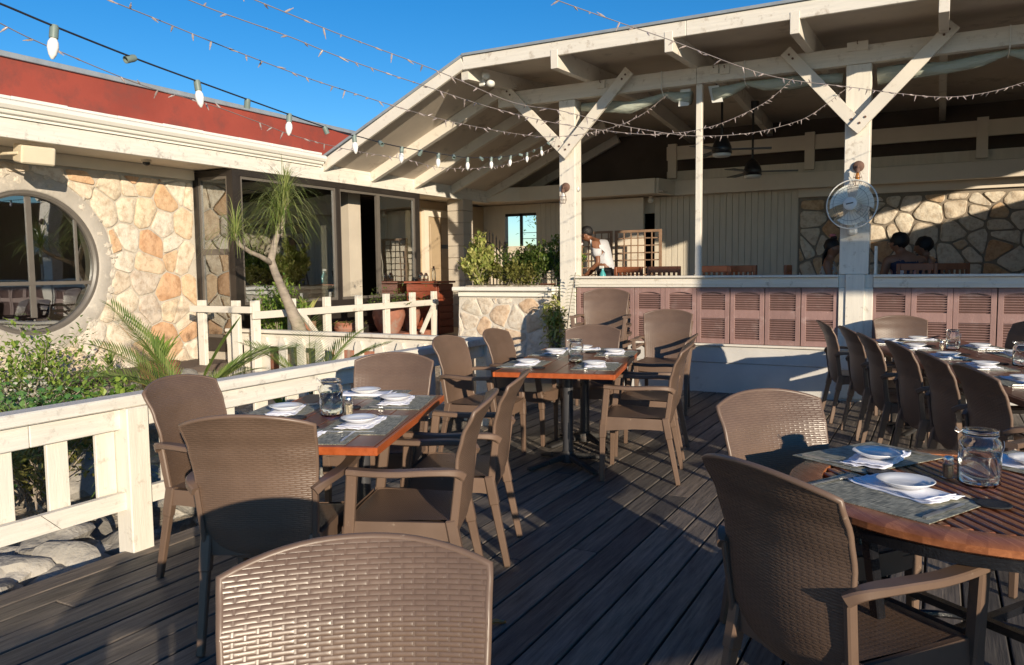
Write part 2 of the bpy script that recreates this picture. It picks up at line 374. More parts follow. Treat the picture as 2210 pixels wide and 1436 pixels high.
    def prism(s,poly,a,b,f):
        """poly: 2D pts; f(u,v,w)->3D; extrude w from a to b"""
        n=len(poly); vs=[f(u,v,a) for u,v in poly]+[f(u,v,b) for u,v in poly]
        fs=[tuple(reversed(range(n))),tuple(range(n,2*n))]+[(i,(i+1)%n,n+(i+1)%n,n+i) for i in range(n)]
        return s.add(vs,fs)
    def sheet(s,fn,nu,nv):
        o=len(s.v)
        for j in range(nv+1):
            for i in range(nu+1): s.v.append(tuple(fn(i/nu,j/nv)))
        for j in range(nv):
            for i in range(nu):
                a=o+j*(nu+1)+i; s.f.append((a,a+1,a+nu+2,a+nu+1))
        return s
    def blob(s,c,rx,ry,rz,sub=2,amp=.0,fr=2.,seed=0,M_=None):
        bm=bmesh.new(); bmesh.ops.create_icosphere(bm,subdivisions=sub,radius=1)
        vs=[]
        for v in bm.verts:
            p=v.co.copy(); k=1+amp*noise.noise(p*fr+Vector((seed*7.3,seed*1.7,seed)))
            q=Vector((p.x*rx*k,p.y*ry*k,p.z*rz*k)); q=M_@q if M_ else q; vs.append(q+Vector(c))
        fs=[[v.index for v in f.verts] for f in bm.faces]; bm.free(); return s.add(vs,fs)
    def build(s,name,mat,parent=None,smooth=False,mats=None,fmi=None,recalc=True):
        me=bpy.data.meshes.new(name); me.from_pydata(s.v,[],s.f); 
        if recalc:
            bm=bmesh.new(); bm.from_mesh(me); bmesh.ops.recalc_face_normals(bm,faces=bm.faces); bm.to_mesh(me); bm.free()
        for m in (mats or [mat]): me.materials.append(M[m] if isinstance(m,str) else m)
        if fmi:
            for p,i in zip(me.polygons,fmi): p.material_index=i
        if smooth:
            for p in me.polygons: p.use_smooth=True
            if smooth=='auto':
                try: me.set_sharp_from_angle(angle=R(35))
                except Exception: pass
        me.update()
        o=bpy.data.objects.new(name,me); COL.objects.link(o)
        if parent: o.parent=parent
        return o
def uvplane(o,fn):
    me=o.data; l=me.uv_layers.new(name='UVMap')
    for p in me.polygons:
        for li in p.loop_indices: l.data[li].uv=fn(me.vertices[me.loops[li].vertex_index].co)
def tag(o,label=None,cat=None,group=None,kind=None):
    if label: o['label']=label
    if cat: o['category']=cat
    if group: o['group']=group
    if kind: o['kind']=kind
    return o
def thing(name,label,cat,loc=(0,0,0),rz=0,group=None):
    o=bpy.data.objects.new(name,None); COL.objects.link(o); o.location=loc; o.rotation_euler=(0,0,rz); o.empty_display_size=.1
    return tag(o,label,cat,group)
def rel(t):  # parent a world-built part to an empty that stands at t.location
    pass
def kids(o): return [c for c in bpy.data.objects if c.parent==o]
def dup(root,loc,rz=0,label=None,group=None,rx=None):
    def cp(o,par):
        c=o.copy(); COL.objects.link(c)
        if par: c.parent=par
        for ch in kids(o): cp(ch,c)
        return c
    r=cp(root,None); r.location=loc; r.rotation_euler=(rx or 0,0,rz)
    if label: r['label']=label
    if group: r['group']=group
    return r
def place(o,loc,rz=0,label=None): 
    o.location=loc; o.rotation_euler=(0,0,rz)
    if label: o['label']=label
    return o
def W(mb,loc):   # world coordinates -> local of an unrotated empty at loc
    l=Vector(loc); mb.v=[tuple(Vector(p)-l) for p in mb.v]; return mb
_ob=MB.build
def P(mb,name,mat,t,smooth=False,uv=None,**k):
    """build a part given in world coordinates under the empty t"""
    o=_ob(mb,name,mat,None,smooth,**k)
    o.parent=t; o.matrix_parent_inverse=Matrix.Translation(t.location).inverted()
    if uv: uvplane(o,uv)
    return o
def S(mb,name,mat,kind='structure',**k):
    o=_ob(mb,name,mat,None,**k); o['kind']=kind; return o

# ------------------------------------------------------------------ ground, deck, sky
gm=MB(); n=60
def gz(x,y):
    base=-.75
    if x<-3.7:
        t=min(1,max(0,(-3.75-x)/3.6)); base=-.28+.62*t**1.2
        base+= .10*noise.noise(Vector((x*1.1,y*1.1,0)))+.05*noise.noise(Vector((x*3,y*3,1)))
        if y>13.2: base=min(base,.1)
    return base
gm.sheet(lambda u,v:(-400+800*u,-400+800*v,-.95),8,8)
S(gm,'ground','sand')
gm=MB(); gm.sheet(lambda u,v:(-12.0+8.32*u,-4+20*v,gz(-12.0+8.32*u,-4+20*v)),84,180)
S(gm,'garden_bed','soil',smooth=True)
dk=MB(); x=-3.64; i=0
rd=random.Random(3)
while x<5.4:
    w=.1355+rd.uniform(-.0015,.001); y=-3.0
    y=-3-rd.uniform(0,3)
    while y<8.94:
        L=rd.choice((3.6,4.2,2.9,4.8)); y1=min(y+L,8.94)
        z=rd.uniform(-.0025,.0015)
        if y1-y>.1: dk.cbox(x,x+w,y,y1-.005,-.035+z,z,.004)
        y=y1
        if y>=8.93: break
    x+=.145; i+=1
S(dk,'deck','deck')
sub=MB(); sub.box(-3.60,5.4,-5.5,8.9,-.30,-.045); S(sub,'deck_underside','black')

# ------------------------------------------------------------------ stonework generator
def cells(w,h,sp,seed,hole=None,jit=.45):
    rd=random.Random(seed); pts=[]
    ny=int(h/sp)+3; nx=int(w/sp)+3
    for j in range(-1,ny):
        for i in range(-1,nx):
            u=(i+.5*(j%2))*sp*1.0+rd.uniform(-jit,jit)*sp; v=j*sp*.93+rd.uniform(-jit,jit)*sp
            if rd.random()>.13: pts.append((u,v))
            if rd.random()<.10: pts.append((u+.42*sp,v+.38*sp))
    out=[]
    for a,(u,v) in enumerate(pts):
        if not(-.3*sp<u<w+.3*sp and -.3*sp<v<h+.3*sp): continue
        poly=[(0,0),(w,0),(w,h),(0,h)]
        def clip(poly,nx_,ny_,d):
            r=[]
            for k in range(len(poly)):
                p,q=poly[k],poly[(k+1)%len(poly)]; sp_=p[0]*nx_+p[1]*ny_-d; sq=q[0]*nx_+q[1]*ny_-d
                if sp_<=0: r.append(p)
                if (sp_<0)!=(sq<0) and sp_!=sq:
                    t=sp_/(sp_-sq); r.append((p[0]+(q[0]-p[0])*t,p[1]+(q[1]-p[1])*t))
            return r
        for b,(s_,t_) in enumerate(pts):
            if b==a or abs(s_-u)>3*sp or abs(t_-v)>3*sp: continue
            nx_,ny_=s_-u,t_-v; L=math.hypot(nx_,ny_); nx_/=L; ny_/=L
            poly=clip(poly,nx_,ny_,(u+s_)/2*nx_+(v+t_)/2*ny_)
            if len(poly)<3: break
        if len(poly)<3: continue
        if hole:
            hu,hv,hr=hole; nx_,ny_=hu-u,hv-v; L=math.hypot(nx_,ny_)
            if L<hr*.98: continue
            nx_/=L; ny_/=L; poly=clip(poly,nx_,ny_,hu*nx_+hv*ny_-hr)
            if len(poly)<3: continue
        out.append(poly)
    return out
def stonework(mb,w,h,sp,seed,f,hole=None,gap=.022,th=.035,rnd=2,cut=.22):
    """f(u,v,n)->3D"""
    for ci,poly in enumerate(cells(w,h,sp,seed,hole)):
        cx=sum(p[0] for p in poly)/len(poly); cy=sum(p[1] for p in poly)/len(poly)
        A=0
        for k in range(len(poly)): A+=poly[k][0]*poly[(k+1)%len(poly)][1]-poly[(k+1)%len(poly)][0]*poly[k][1]
        if abs(A)/2<sp*sp*.05: continue
        rad=math.sqrt(abs(A)/2/PI); k0=max(.3,1-gap/2/rad*1.15)
        q=[(cx+(p[0]-cx)*k0,cy+(p[1]-cy)*k0) for p in poly]
        # drop very short edges, then corner-cut
        for _ in range(rnd):
            r=[]
            for k in range(len(q)):
                a,b=q[k],q[(k+1)%len(q)]; r+=[(a[0]*(1-cut)+b[0]*cut,a[1]*(1-cut)+b[1]*cut),(a[0]*cut+b[0]*(1-cut),a[1]*cut+b[1]*(1-cut))]
            q=r
        q=[(p[0]+.010*noise.noise(Vector((p[0]*22,p[1]*22,ci))),p[1]+.007*noise.noise(Vector((p[0]*22,p[1]*22,ci+9)))) for p in q]
        n=len(q); rings=[(1,0),(.985,th*.6),(.93,th*.9),(.6,th*1.05)]
        vs=[]; hh=.8+.4*noise.noise(Vector((cx*5,cy*5,seed+.5)))
        for s_,t_ in rings:
            for p in q:
                uu=cx+(p[0]-cx)*s_; vv=cy+(p[1]-cy)*s_
                vs.append(f(uu,vv,t_*hh+(.014*noise.noise(Vector((uu*13,vv*13,seed))) if t_>0 else 0)))
        vs.append(f(cx,cy,th*1.06*hh+.01*noise.noise(Vector((cx*11,cy*11,seed)))))
        fs=[]
        for r_ in range(len(rings)-1):
            for k in range(n): fs.append((r_*n+k,r_*n+(k+1)%n,(r_+1)*n+(k+1)%n,(r_+1)*n+k))
        o=(len(rings)-1)*n
        for k in range(n): fs.append((o+k,o+(k+1)%n,len(vs)-1))
        mb.add(vs,fs)
    return mb

# ------------------------------------------------------------------ the stone house on the left
XW=-7.75
house=thing('stone_house','stone faced restaurant wing with round window, red parapet and white gutter','building',(-7.75,4.5,0))
# wall slab with a round hole (mortar), stones in front
CY,CZ,CR=4.52,1.53,.70
wl=MB(); y0,y1,z0,z1=-3.,6.46,-.2,2.62
ring=64; inner=[];outer=[]
for k in range(ring):
    a=2*PI*k/ring; dy,dz=math.cos(a),math.sin(a); inner.append((CY+CR*dy,CZ+CR*dz))
    ts=[]
    if dy>1e-6: ts.append((y1-CY)/dy)
    if dy<-1e-6: ts.append((y0-CY)/dy)
    if dz>1e-6: ts.append((z1-CZ)/dz)
    if dz<-1e-6: ts.append((z0-CZ)/dz)
    t=min(ts); outer.append((CY+dy*t,CZ+dz*t))
for xx in (XW,XW-.22): wl.v+= [(xx,a,b) for a,b in inner]+[(xx,a,b) for a,b in outer]
for k in range(ring):
    l=(k+1)%ring; wl.f.append((k,l,ring+l,ring+k)); wl.f.append((2*ring+k,3*ring+k,3*ring+l,2*ring+l)); wl.f.append((k,2*ring+k,2*ring+l,l))
# corner fill
for a,b in ((y0,z0),(y0,z1),(y1,z0),(y1,z1)):
    near=sorted(range(ring),key=lambda k:(outer[k][0]-a)**2+(outer[k][1]-b)**2)[:2]
    o=len(wl.v); wl.v.append((XW,a,b)); wl.f.append((ring+near[0],ring+near[1],o))
P(wl,'wall','mortar',house)
st=MB(); u0=2.2
stonework(st,6.44-u0,2.46,.275,11,lambda u,v,n:(XW+.002+n,u0+u,v+.02),hole=(CY-u0,CZ-.02,.86),gap=.014,th=.022,rnd=2,cut=.12)
P(st,'stone_facing','stone',house,smooth='auto')
rg=MB(); prof=[(CR-.005,-.04),(CR,.018),(CR+.015,.024),(CR+.12,.020),(CR+.17,.004)]
RM=Matrix(((0,0,1,XW),(1,0,0,CY),(0,1,0,CZ),(0,0,0,1)))
rg.lathe([(r,z) for r,z in prof],72,RM)
o=P(rg,'window_surround','render_grey',house,smooth=True)
for v in o.data.vertices:
    v.co.x+= .006*noise.noise(v.co*9)
sp=MB(); 
for k in range(26):   # odd chips of stone set in the surround
    a=rd.uniform(-1.5,1.9); r=CR+rd.uniform(.08,.18); s=rd.uniform(.012,.03)
    sp.blob((XW+.018,CY+r*math.cos(a),CZ+r*math.sin(a)),.009,s*rd.uniform(.8,2),s*rd.uniform(.8,1.8),2,.9,2.5,k)
tag(P(sp,'surround_chips','pale_rock',house),kind='stuff')
wd=MB(); wd.lathe([(CR-.05,-.05),(CR-.05,-.005),(CR-.03,.012),(CR+.002,.012),(CR+.002,-.05)],72,RM)
wf=P(wd,'round_window','sash',house,smooth='auto')
g=MB(); g.lathe([(0,-.035),(CR-.04,-.035)],48,RM)
def PP(mb,name,mat,parent,top,**k):
    o=_ob(mb,name,mat,None,**k); o.parent=parent; o.matrix_parent_inverse=Matrix.Translation(top.location).inverted() if parent is top else parent.matrix_parent_inverse.copy()
    if parent is not top: o.matrix_parent_inverse=Matrix.Identity(4); 
    return o
# sub-parts: world position equals parent's frame (parent already carries the inverse), so use identity inverse
def SP(mb,name,mat,parent,**k):
    o=_ob(mb,name,mat,None,**k); o.parent=parent; return o
SP(g,'pane','glass',wf)
mu=MB()
mu.bar((XW-.03,5.005,CZ+.50),(XW-.03,5.005,1.33),.022,.02,up=(1,0,0))
mu.bar((XW-.028,3.9,1.335),(XW-.028,5.17,1.335),.035,.02,up=(1,0,0))
mu.bar((XW-.03,4.54,CZ+.67),(XW-.03,4.54,1.0),.05,.02,up=(1,0,0))
SP(mu,'mullion','sash',wf)
# trims, soffit, beam, gutter, parapet
a=MB(); a.box(XW+.005,XW+.05,-3,6.44,2.50,2.615); P(a,'trim_board','cream',house)
a=MB(); a.box(-8.0,-7.14,-3,12.4,2.618,2.64); P(a,'soffit','cream',house)
a=MB(); a.box(-7.14,-7.08,-3,3.9,2.60,2.765,bev=.004); a.box(-7.14,-7.08,3.905,12.25,2.60,2.765,bev=.004); P(a,'fascia_board','white_y',house)
a=MB(); a.box(-7.14,-7.085,7.93,12.25,2.767,2.90); P(a,'frieze_board','white_y',house)
a=MB()
gp=[(-7.138,2.768),(-7.055,2.768),(-7.055,2.79),(-7.02,2.797),(-7.012,2.815),(-7.012,2.826),(-6.985,2.832),(-6.965,2.862),(-6.965,2.892),(-6.985,2.905),(-7.138,2.905)]
a.prism(gp,-3,7.90,lambda u,v,w:(u,w,v)); P(a,'gutter','gutter',house)
a=MB()
for k in range(22):
    ya=-3+k*.5; a.box(-7.33,-7.0+rd.uniform(-.006,.006),ya,min(ya+.497,7.86),2.912,2.94+rd.uniform(-.004,.004),bev=.004)
P(a,'roof_edge','gutter',house)
a=MB()
a.sheet(lambda u,v:(-7.36+.006*noise.noise(Vector((u*40,v*3,0))),-3+12.4*u,2.92+.43*v),60,4); P(a,'parapet','red',house,smooth=True)
a=MB(); a.box(-7.5,-7.33,-3,9.4,3.35,3.40,bev=.004); P(a,'parapet_cap','lead',house)
a=MB(); a.box(-14,-7.5,-3,9.4,3.30,3.34); P(a,'flat_roof','lead',house)
# wall beyond the bay
a=MB(); a.box(XW-.2,XW,10.14,13.3,0,2.61); P(a,'end_wall','doorp',house)
# dark room behind the glass
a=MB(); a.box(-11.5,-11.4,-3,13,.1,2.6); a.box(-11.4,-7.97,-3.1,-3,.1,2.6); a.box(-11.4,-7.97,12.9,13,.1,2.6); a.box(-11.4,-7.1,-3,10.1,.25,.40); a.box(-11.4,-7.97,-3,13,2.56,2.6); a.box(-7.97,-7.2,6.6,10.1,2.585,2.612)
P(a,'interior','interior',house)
a=MB(); a.box(-7.72,-7.50,8.93,9.20,.4,2.55); a.box(-8.6,-8.4,9.3,9.5,.4,2.5); P(a,'inner_column','block',house)
# bay window
BX=-7.1; BY0,BY1=6.457,10.135
bay=P(MB().box(-7.76,BX-.001,BY0,BY0+.10,.50,.66).box(BX-.10,BX,BY0+.10,BY1,.50,.66).box(-7.76,-7.1,BY0,BY0+.11,2.53,2.598).box(-7.2,BX+.003,BY0+.1,BY1,2.53,2.599).box(-7.76,-7.68,BY0-.002,BY0+.08,.66,2.53).box(-7.19,BX,BY0,BY0+.12,.66,2.53).box(BX-.09,BX+.004,8.215,8.285,1.04,2.53).box(BX-.1,BX,BY1-.11,BY1-.002,.66,2.53).box(BX-.10,BX+.004,BY0+.12,BY1-.11,.96,1.04),'bay_window','dark_frame',house)
def pane(y0,y1,z0,z1,side=False,glass=True,x=BX):
    f=MB(); w=.035
    if not side:
        for b in ((y0,y0+w,z0,z1),(y1-w,y1,z0,z1),(y0+w,y1-w,z0,z0+w),(y0+w,y1-w,z1-w,z1)): f.box(x-.055,x-.015,*b)
    else:
        for b in ((y0,y0+w,z0,z1),(y1-w,y1,z0,z1),(y0+w,y1-w,z0,z0+w),(y0+w,y1-w,z1-w,z1)): f.box(b[0],b[1],BY0+.015,BY0+.055,b[2],b[3])
    SP(f,'frame','sash',bay)
    if glass:
        q=MB()
        if not side: q.box(x-.037,x-.033,y0+w,y1-w,z0+w,z1-w)
        else: q.box(y0+w,y1-w,BY0+.033,BY0+.037,z0+w,z1-w)
        SP(q,'pane','glass',bay)
pane(BY0+.12,8.215,1.04,2.53); pane(8.285,9.13,1.04,2.53,glass=False); pane(9.13,BY1-.11,1.04,2.53)
pane(-7.68,-7.19,1.66,2.53,side=True); pane(-7.68,-7.19,.66,1.66,side=True)
a=MB(); a.box(BX-.08,BX-.06,BY0+.1,BY1-.1,.3,.97); P(a,'bay_apron','dark_frame',house)
a=MB(); a.box(-7.7,BX-.02,BY0+.03,BY1-.02,-.2,.495); P(a,'bay_plinth','mortar',house)
# door in the end wall
d=thing('panel_door','tan panelled door with small dark plaque beside the block pilaster','door',(XW+.02,11.6,.45))
P(MB().box(XW+.002,XW+.04,11.22,11.98,.45,2.34,bev=.004).box(XW+.04,XW+.052,11.30,11.56,1.45,2.22,bev=.006).box(XW+.04,XW+.052,11.64,11.90,1.45,2.22,bev=.006).box(XW+.04,XW+.052,11.30,11.56,.6,1.28,bev=.006).box(XW+.04,XW+.052,11.64,11.90,.6,1.28,bev=.006),'door_leaf','doorp',d)
P(MB().box(XW+.001,XW+.07,11.10,11.22,.45,2.46).box(XW+.001,XW+.07,11.98,12.10,.45,2.46).box(XW+.001,XW+.07,11.22,11.98,2.34,2.46),'door_frame','cream',d)
P(MB().box(XW+.053,XW+.062,11.62,11.90,1.80,1.87),'plaque','plaque',d)
P(MB().blob((XW+.09,11.32,1.36),.025,.02,.02).tube([(XW+.05,11.32,1.36),(XW+.09,11.32,1.36)],.01),'handle','silver',d)
pil=thing('block_pilaster','cream painted blockwork pilaster beside the tan door','pilaster',(-7.2,11.5,.45))
a=MB()
for k in range(11): a.box(-7.38,-7.06,11.35,11.65,.45+k*.197,.45+k*.197+.192,bev=.005)
P(a,'block','block',pil)

# ------------------------------------------------------------------ the open bar pavilion
bar=thing('bar_pavilion','open sided white timber bar pavilion with rafters, shutters and stone back wall','building',(-1,9.0,0))
a=MB(); 
a.box(-5.01,-2.46,8.93,9.03,3.475,3.655,bev=.004).box(-2.457,4.15,8.93,9.03,3.475,3.655,bev=.004)
a.box(-5.0,4.15,9.05,9.11,3.50,3.64); P(a,'front_beam','white_x',bar)
a=MB(); a.box(-4.168,-3.954,8.95,9.14,.0,3.473,bev=.006); P(a,'post','white_v',bar)
a=MB(); a.box(-.905,-.665,8.94,9.14,1.86,3.473,bev=.006).box(-.93,-.65,8.935,9.14,1.33,1.86,bev=.006).box(-.93,-.60,8.925,9.14,.02,1.19,bev=.004).box(-.86,-.68,8.905,8.925,.56,1.33,bev=.003).box(-.595,-.575,8.93,9.1,1.33,1.62).box(-.932,-.602,8.945,9.05,1.192,1.327)
P(a,'post','white_v',bar)
a=MB(); a.box(3.6,3.85,8.95,9.14,0,3.473,bev=.006); P(a,'post','white_v',bar)
a=MB(); a.box(-2.467,-2.403,8.955,9.02,1.30,3.473,bev=.003); P(a,'slim_post','white_v',bar)
for (p,q) in (((-4.02,2.80),(-4.90,3.70)),((-4.09,2.80),(-3.22,3.70)),((-.74,2.80),(-1.50,3.69)),((-.82,2.80),(.06,3.72))):
    a=MB(); yy=8.905 if p[0] in (-4.02,-.74) else 8.855
    a.bar((p[0],yy,p[1]),(q[0],yy,q[1]),.125,.045,up=(0,1,0),bev=.003)
    b=P(a,'brace','white',bar)
    t=MB()
    for k in (.07,.13,.9,.95):
        px=p[0]+(q[0]-p[0])*k; pz=p[1]+(q[1]-p[1])*k; t.tube([(px,yy-.02,pz),(px,yy-.032,pz)],.012,8)
    SP(t,'bolt','rust',b)
a=MB(); a.box(-3.95,-.935,8.92,9.06,1.195,1.30,bev=.004).box(-3.95,-.932,8.885,9.12,1.303,1.328,bev=.004).box(-3.95,-.935,8.91,8.919,1.232,1.24)
a.box(-.598,6.4,8.92,9.06,1.195,1.30,bev=.004).box(-.60,6.4,8.885,9.12,1.303,1.328,bev=.004).box(-.598,6.4,8.91,8.919,1.232,1.24)
P(a,'counter_rail','white_x',bar)
a=MB(); a.box(-3.95,6.4,8.90,9.05,.532,.556,bev=.004); P(a,'ledge','white_x',bar)
a=MB(); a.box(-3.95,-2.5,8.932,9.06,.342,.530,bev=.003).box(-2.497,-.94,8.932,9.06,.342,.530,bev=.003).box(-.60,2,8.932,9.06,.342,.530,bev=.003).box(2.003,6.4,8.932,9.06,.342,.53); P(a,'skirt_board','concrete',bar)
a=MB(); a.box(-4.3,6.4,8.942,9.06,-.3,.338,bev=.004); P(a,'plinth','concrete',bar)
a=MB(); a.box(-3.95,6.4,9.03,9.05,.556,1.195); P(a,'half_wall','black',bar)
def shutter(cx):
    a=MB(); x0,x1=cx-.185,cx+.185; lx0,lx1=cx-.135,cx+.135; yf,yb=8.945,8.975
    a.box(x0,lx0,yf,yb,.56,1.19,bev=.003).box(lx1,x1,yf,yb,.56,1.19,bev=.003)
    a.box(lx0,lx1,yf+.002,yb,.56,.614).box(lx0,lx1,yf+.002,yb,.846,.94)
    top=[(lx0,1.19),(lx0,1.118)]+[(lx0+(lx1-lx0)*k/10,1.118+.022*math.sin(PI*k/10)) for k in range(1,10)]+[(lx1,1.118),(lx1,1.19)]
    a.prism(top,yf+.002,yb,lambda u,v,w:(u,w,v))
    for zz0,n in ((.622,9),(.948,7)):
        for k in range(n):
            z=zz0+k*.0248; a.bar((lx0,yf+.014,z+.008),(lx1,yf+.014,z+.008),.030,.006,up=(0,.62,-.78) if 0 else (0,.6,.8))
    a.box(lx0,lx1,yb,yb+.01,.56,1.15)
    P(a,'shutter','shutter',bar)
for cx in (-3.755,-3.38,-3.005,-2.63,-2.255,-1.875,-1.497,-1.118,-.436,-.062,.311,.69,1.065,1.44,1.815,2.19,2.565): shutter(cx)
# roof
HX=lambda y: -4.94+(.107*(y-8) if y<10.6 else .278-.15*(y-10.6))
LZ=lambda x: 2.80+.468*(x+7.1)
FZ=lambda y: 3.80+(.05*(y-8) if y<10.6 else .13-.07*(y-10.6))
a=MB()
ys=[8.0,9.3,10.6,12,13.4,16.0]
for i in range(len(ys)-1):
    p,q=ys[i],ys[i+1]; hp,hq=HX(p),HX(q)
    for dz in (0,.10):
        a.add([(-7.4,p,LZ(-7.4)+dz),(hp,p,FZ(p)+dz),(hq,q,FZ(q)+dz),(-7.4,q,LZ(-7.4)+dz)],[(0,1,2,3)])
        a.add([(hp,p,FZ(p)+dz),(4.15,p,FZ(p)+dz),(4.15,q,FZ(q)+dz),(hq,q,FZ(q)+dz)],[(0,1,2,3)])
P(a,'roof_deck','soffit',bar,recalc=False)
a=MB(); a.box(-4.93,-2.3,7.955,7.997,3.735,3.885,bev=.004).box(-2.297,.6,7.955,7.997,3.735,3.885,bev=.004).box(.603,4.15,7.955,7.997,3.735,3.885,bev=.004); P(a,'fascia','white_x',bar)
a=MB(); a.bar((-7.12,7.975,2.77),(-4.93,7.975,3.815),.042,.135,bev=.004); P(a,'rake_board','white',bar)
a=MB(); a.box(-4.93,4.2,7.93,8.1,3.887,3.915).bar((-7.16,8.0,2.865),(-4.92,8.0,3.90),.12,.03); P(a,'drip_edge','lead',bar)
for xx in (-3.757,-2.478,-1.262,-.03,1.2,2.43,3.66):
    a=MB(); a.bar((xx,7.952,3.70),(xx,10.6,3.83),.085,.20,bev=.003); a.bar((xx,10.6,3.83),(xx,13.5,3.62),.085,.20)
    P(a,'rafter','white',bar)
for yy in (8.97,10.02,11.06,12.2,13.2):
    a=MB(); a.bar((-7.10,yy,2.735),(HX(yy)+.05,yy,FZ(yy)-.07),.085,.14,bev=.003); P(a,'rafter','white',bar)
a=MB(); a.bar((-4.93,8.0,3.72),(HX(10.6),10.6,3.86),.1,.18); P(a,'hip_beam','white',bar)
# lit soffit boards between, ring beam, clerestory
rb=MB()
pts=[(-7.11,12.15),(-6.55,12.40),(-4.06,12.34),(-3.94,12.90),(4.0,12.90)]
for (p,q) in zip(pts,pts[1:]): rb.bar((p[0],p[1]+.05,2.74),(q[0],q[1]+.05,2.74),.10,.24,bev=.003)
P(rb,'ring_beam','cream',bar)
a=MB(); a.box(-8.2,-3.95,12.402,13.3,2.645,2.665).box(-3.95,4,13.0,13.3,2.63,2.65); P(a,'recess_soffit','soffit',bar)
a=MB(); a.box(-4.06,4,12.98,13.03,2.87,3.02); a.box(-9.5,-7.3,13.3,13.35,.3,3.8); a.box(-7.3,-6.6,13.3,13.35,2.5,3.8); P(a,'upper_boarding','grey_board',bar)
a=MB(); a.box(-6.6,4,13.4,13.45,2.4,3.8); P(a,'clerestory_shade_back','interior',bar)  # dark board stands in for the shade of the clerestory gap
a=MB(); a.box(-4.05,4,12.93,12.99,3.20,3.42); P(a,'clerestory_beam','cream',bar)
for xx in (-3.95,-1.80,.47,2.7):
    a=MB(); a.box(xx-.07,xx+.07,12.90,12.97,2.90,3.46); P(a,'clerestory_post','cream',bar)
# back walls
a=MB(); a.box(-4.34,-1.99,13.2,13.25,.45,2.63)
x=-4.34
while x<-2.0: a.box(x+.004,min(x+.098,-1.99),13.185,13.2,.45,2.63); x+=.102
x=-6.62
while x<-4.6: a.box(x+.004,x+.098,13.185,13.2,.45,2.63); x+=.102
a.box(-6.62,-4.53,13.2,13.25,.45,2.63).box(-8.2,-7.28,13.19,13.25,.3,2.63).box(-7.28,-6.62,13.19,13.25,.3,1.86).box(-7.28,-6.62,13.19,13.25,2.47,2.63).box(-4.53,-4.34,13.19,13.25,2.36,2.63)
P(a,'board_wall','grey_board',bar)
a=MB(); a.box(-6.97,-6.92,13.2,13.24,1.86,2.47).box(-7.28,-6.62,13.2,13.24,2.42,2.47).box(-6.92,-6.62,13.21,13.23,1.99,2.0).box(-6.92,-6.62,13.21,13.23,2.1,2.11); P(MB().box(-4.62,-4.56,13.26,14.4,.4,2.6).box(-4.32,-4.26,13.26,14.4,.4,2.6).box(-4.6,-4.3,14.3,14.4,.4,2.6).box(-4.6,-4.3,13.26,14.3,2.45,2.5),'doorway_shade_box','black',bar)  # black box added behind the doorway, its colour standing for shade
P(a,'opening_frame','black',bar)
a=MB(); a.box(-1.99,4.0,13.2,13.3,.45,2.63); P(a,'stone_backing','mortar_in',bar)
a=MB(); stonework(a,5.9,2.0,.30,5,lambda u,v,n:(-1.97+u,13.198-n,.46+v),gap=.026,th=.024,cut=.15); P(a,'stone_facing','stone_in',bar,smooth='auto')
a=MB(); a.box(-1.99,4,13.14,13.2,2.50,2.63); P(a,'head_board','cream',bar)
a=MB(); a.box(-7.4,4,9.06,14.5,.40,.45); P(a,'inner_floor','floor_in',bar)
a=MB(); a.box(4.0,4.08,9.1,14.5,0,3.16).box(4.0,4.08,9.1,14.5,3.56,3.9); P(a,'sun_slot_wall','grey_board',bar)  # unseen wall, its slot shaped to let one strip of sun in
a=MB(); a.box(-5.56,-4.47,12.98,13.01,.5,2.62); tag(_ob(a,'roller_screen','cream'),'plain beige roller screen hanging behind the lattice panels','screen')
# timber lattice screens
for (x0,x1,lab) in ((-5.35,-4.77,'brown lattice screen standing behind the waiter'),(-4.72,-3.93,'wider brown lattice screen in front of the dark doorway')):
    t=thing('lattice_screen',lab,'screen',((x0+x1)/2,12.3,.45),0,'lattice screens at the back of the bar')
    P(MB().box(x0,x0+.04,12.28,12.32,.45,2.04).box(x1-.04,x1,12.28,12.32,.45,2.04).box(x0+.04,x1-.04,12.28,12.32,2.0,2.04).box(x0+.04,x1-.04,12.28,12.32,.5,.54),'frame','lattice',t)
    a=MB(); x=x0+.04+.11
    while x<x1-.06: a.box(x,x+.018,12.29,12.300,.54,2.0); x+=.118
    z=.6
    while z<1.98: a.box(x0+.04,x1-.04,12.301,12.31,z,z+.018); z+=.118
    P(a,'lattice','lattice',t)
# black gate
gt=thing('iron_gate','black wrought iron gate with arched spear top behind the planter','gate',(-7.0,12.1,.45))
a=MB()
for k in range(11):
    x=-7.40+k*.068; h=1.80+.26*math.sin(PI*k/10); a.box(x-.008,x+.008,12.09,12.106,.5,h); a.lathe([(.018,0),(.012,.03),(0,.075)],6,Matrix.Translation((x,12.098,h)))
P(a,'spear_bar','black',gt)
a=MB(); a.tube([(-7.40+.68*k/16,12.098,1.66+.25*math.sin(PI*k/16)) for k in range(17)],.013,6); a.tube([(-7.40+.68*k/16,12.098,1.58+.22*math.sin(PI*k/16)) for k in range(17)],.011,6); a.box(-7.44,-6.68,12.085,12.11,.6,.63); a.box(-7.48,-7.43,12.07,12.12,.45,1.9).box(-6.69,-6.64,12.07,12.12,.45,1.9)
P(a,'gate_frame','black',gt)

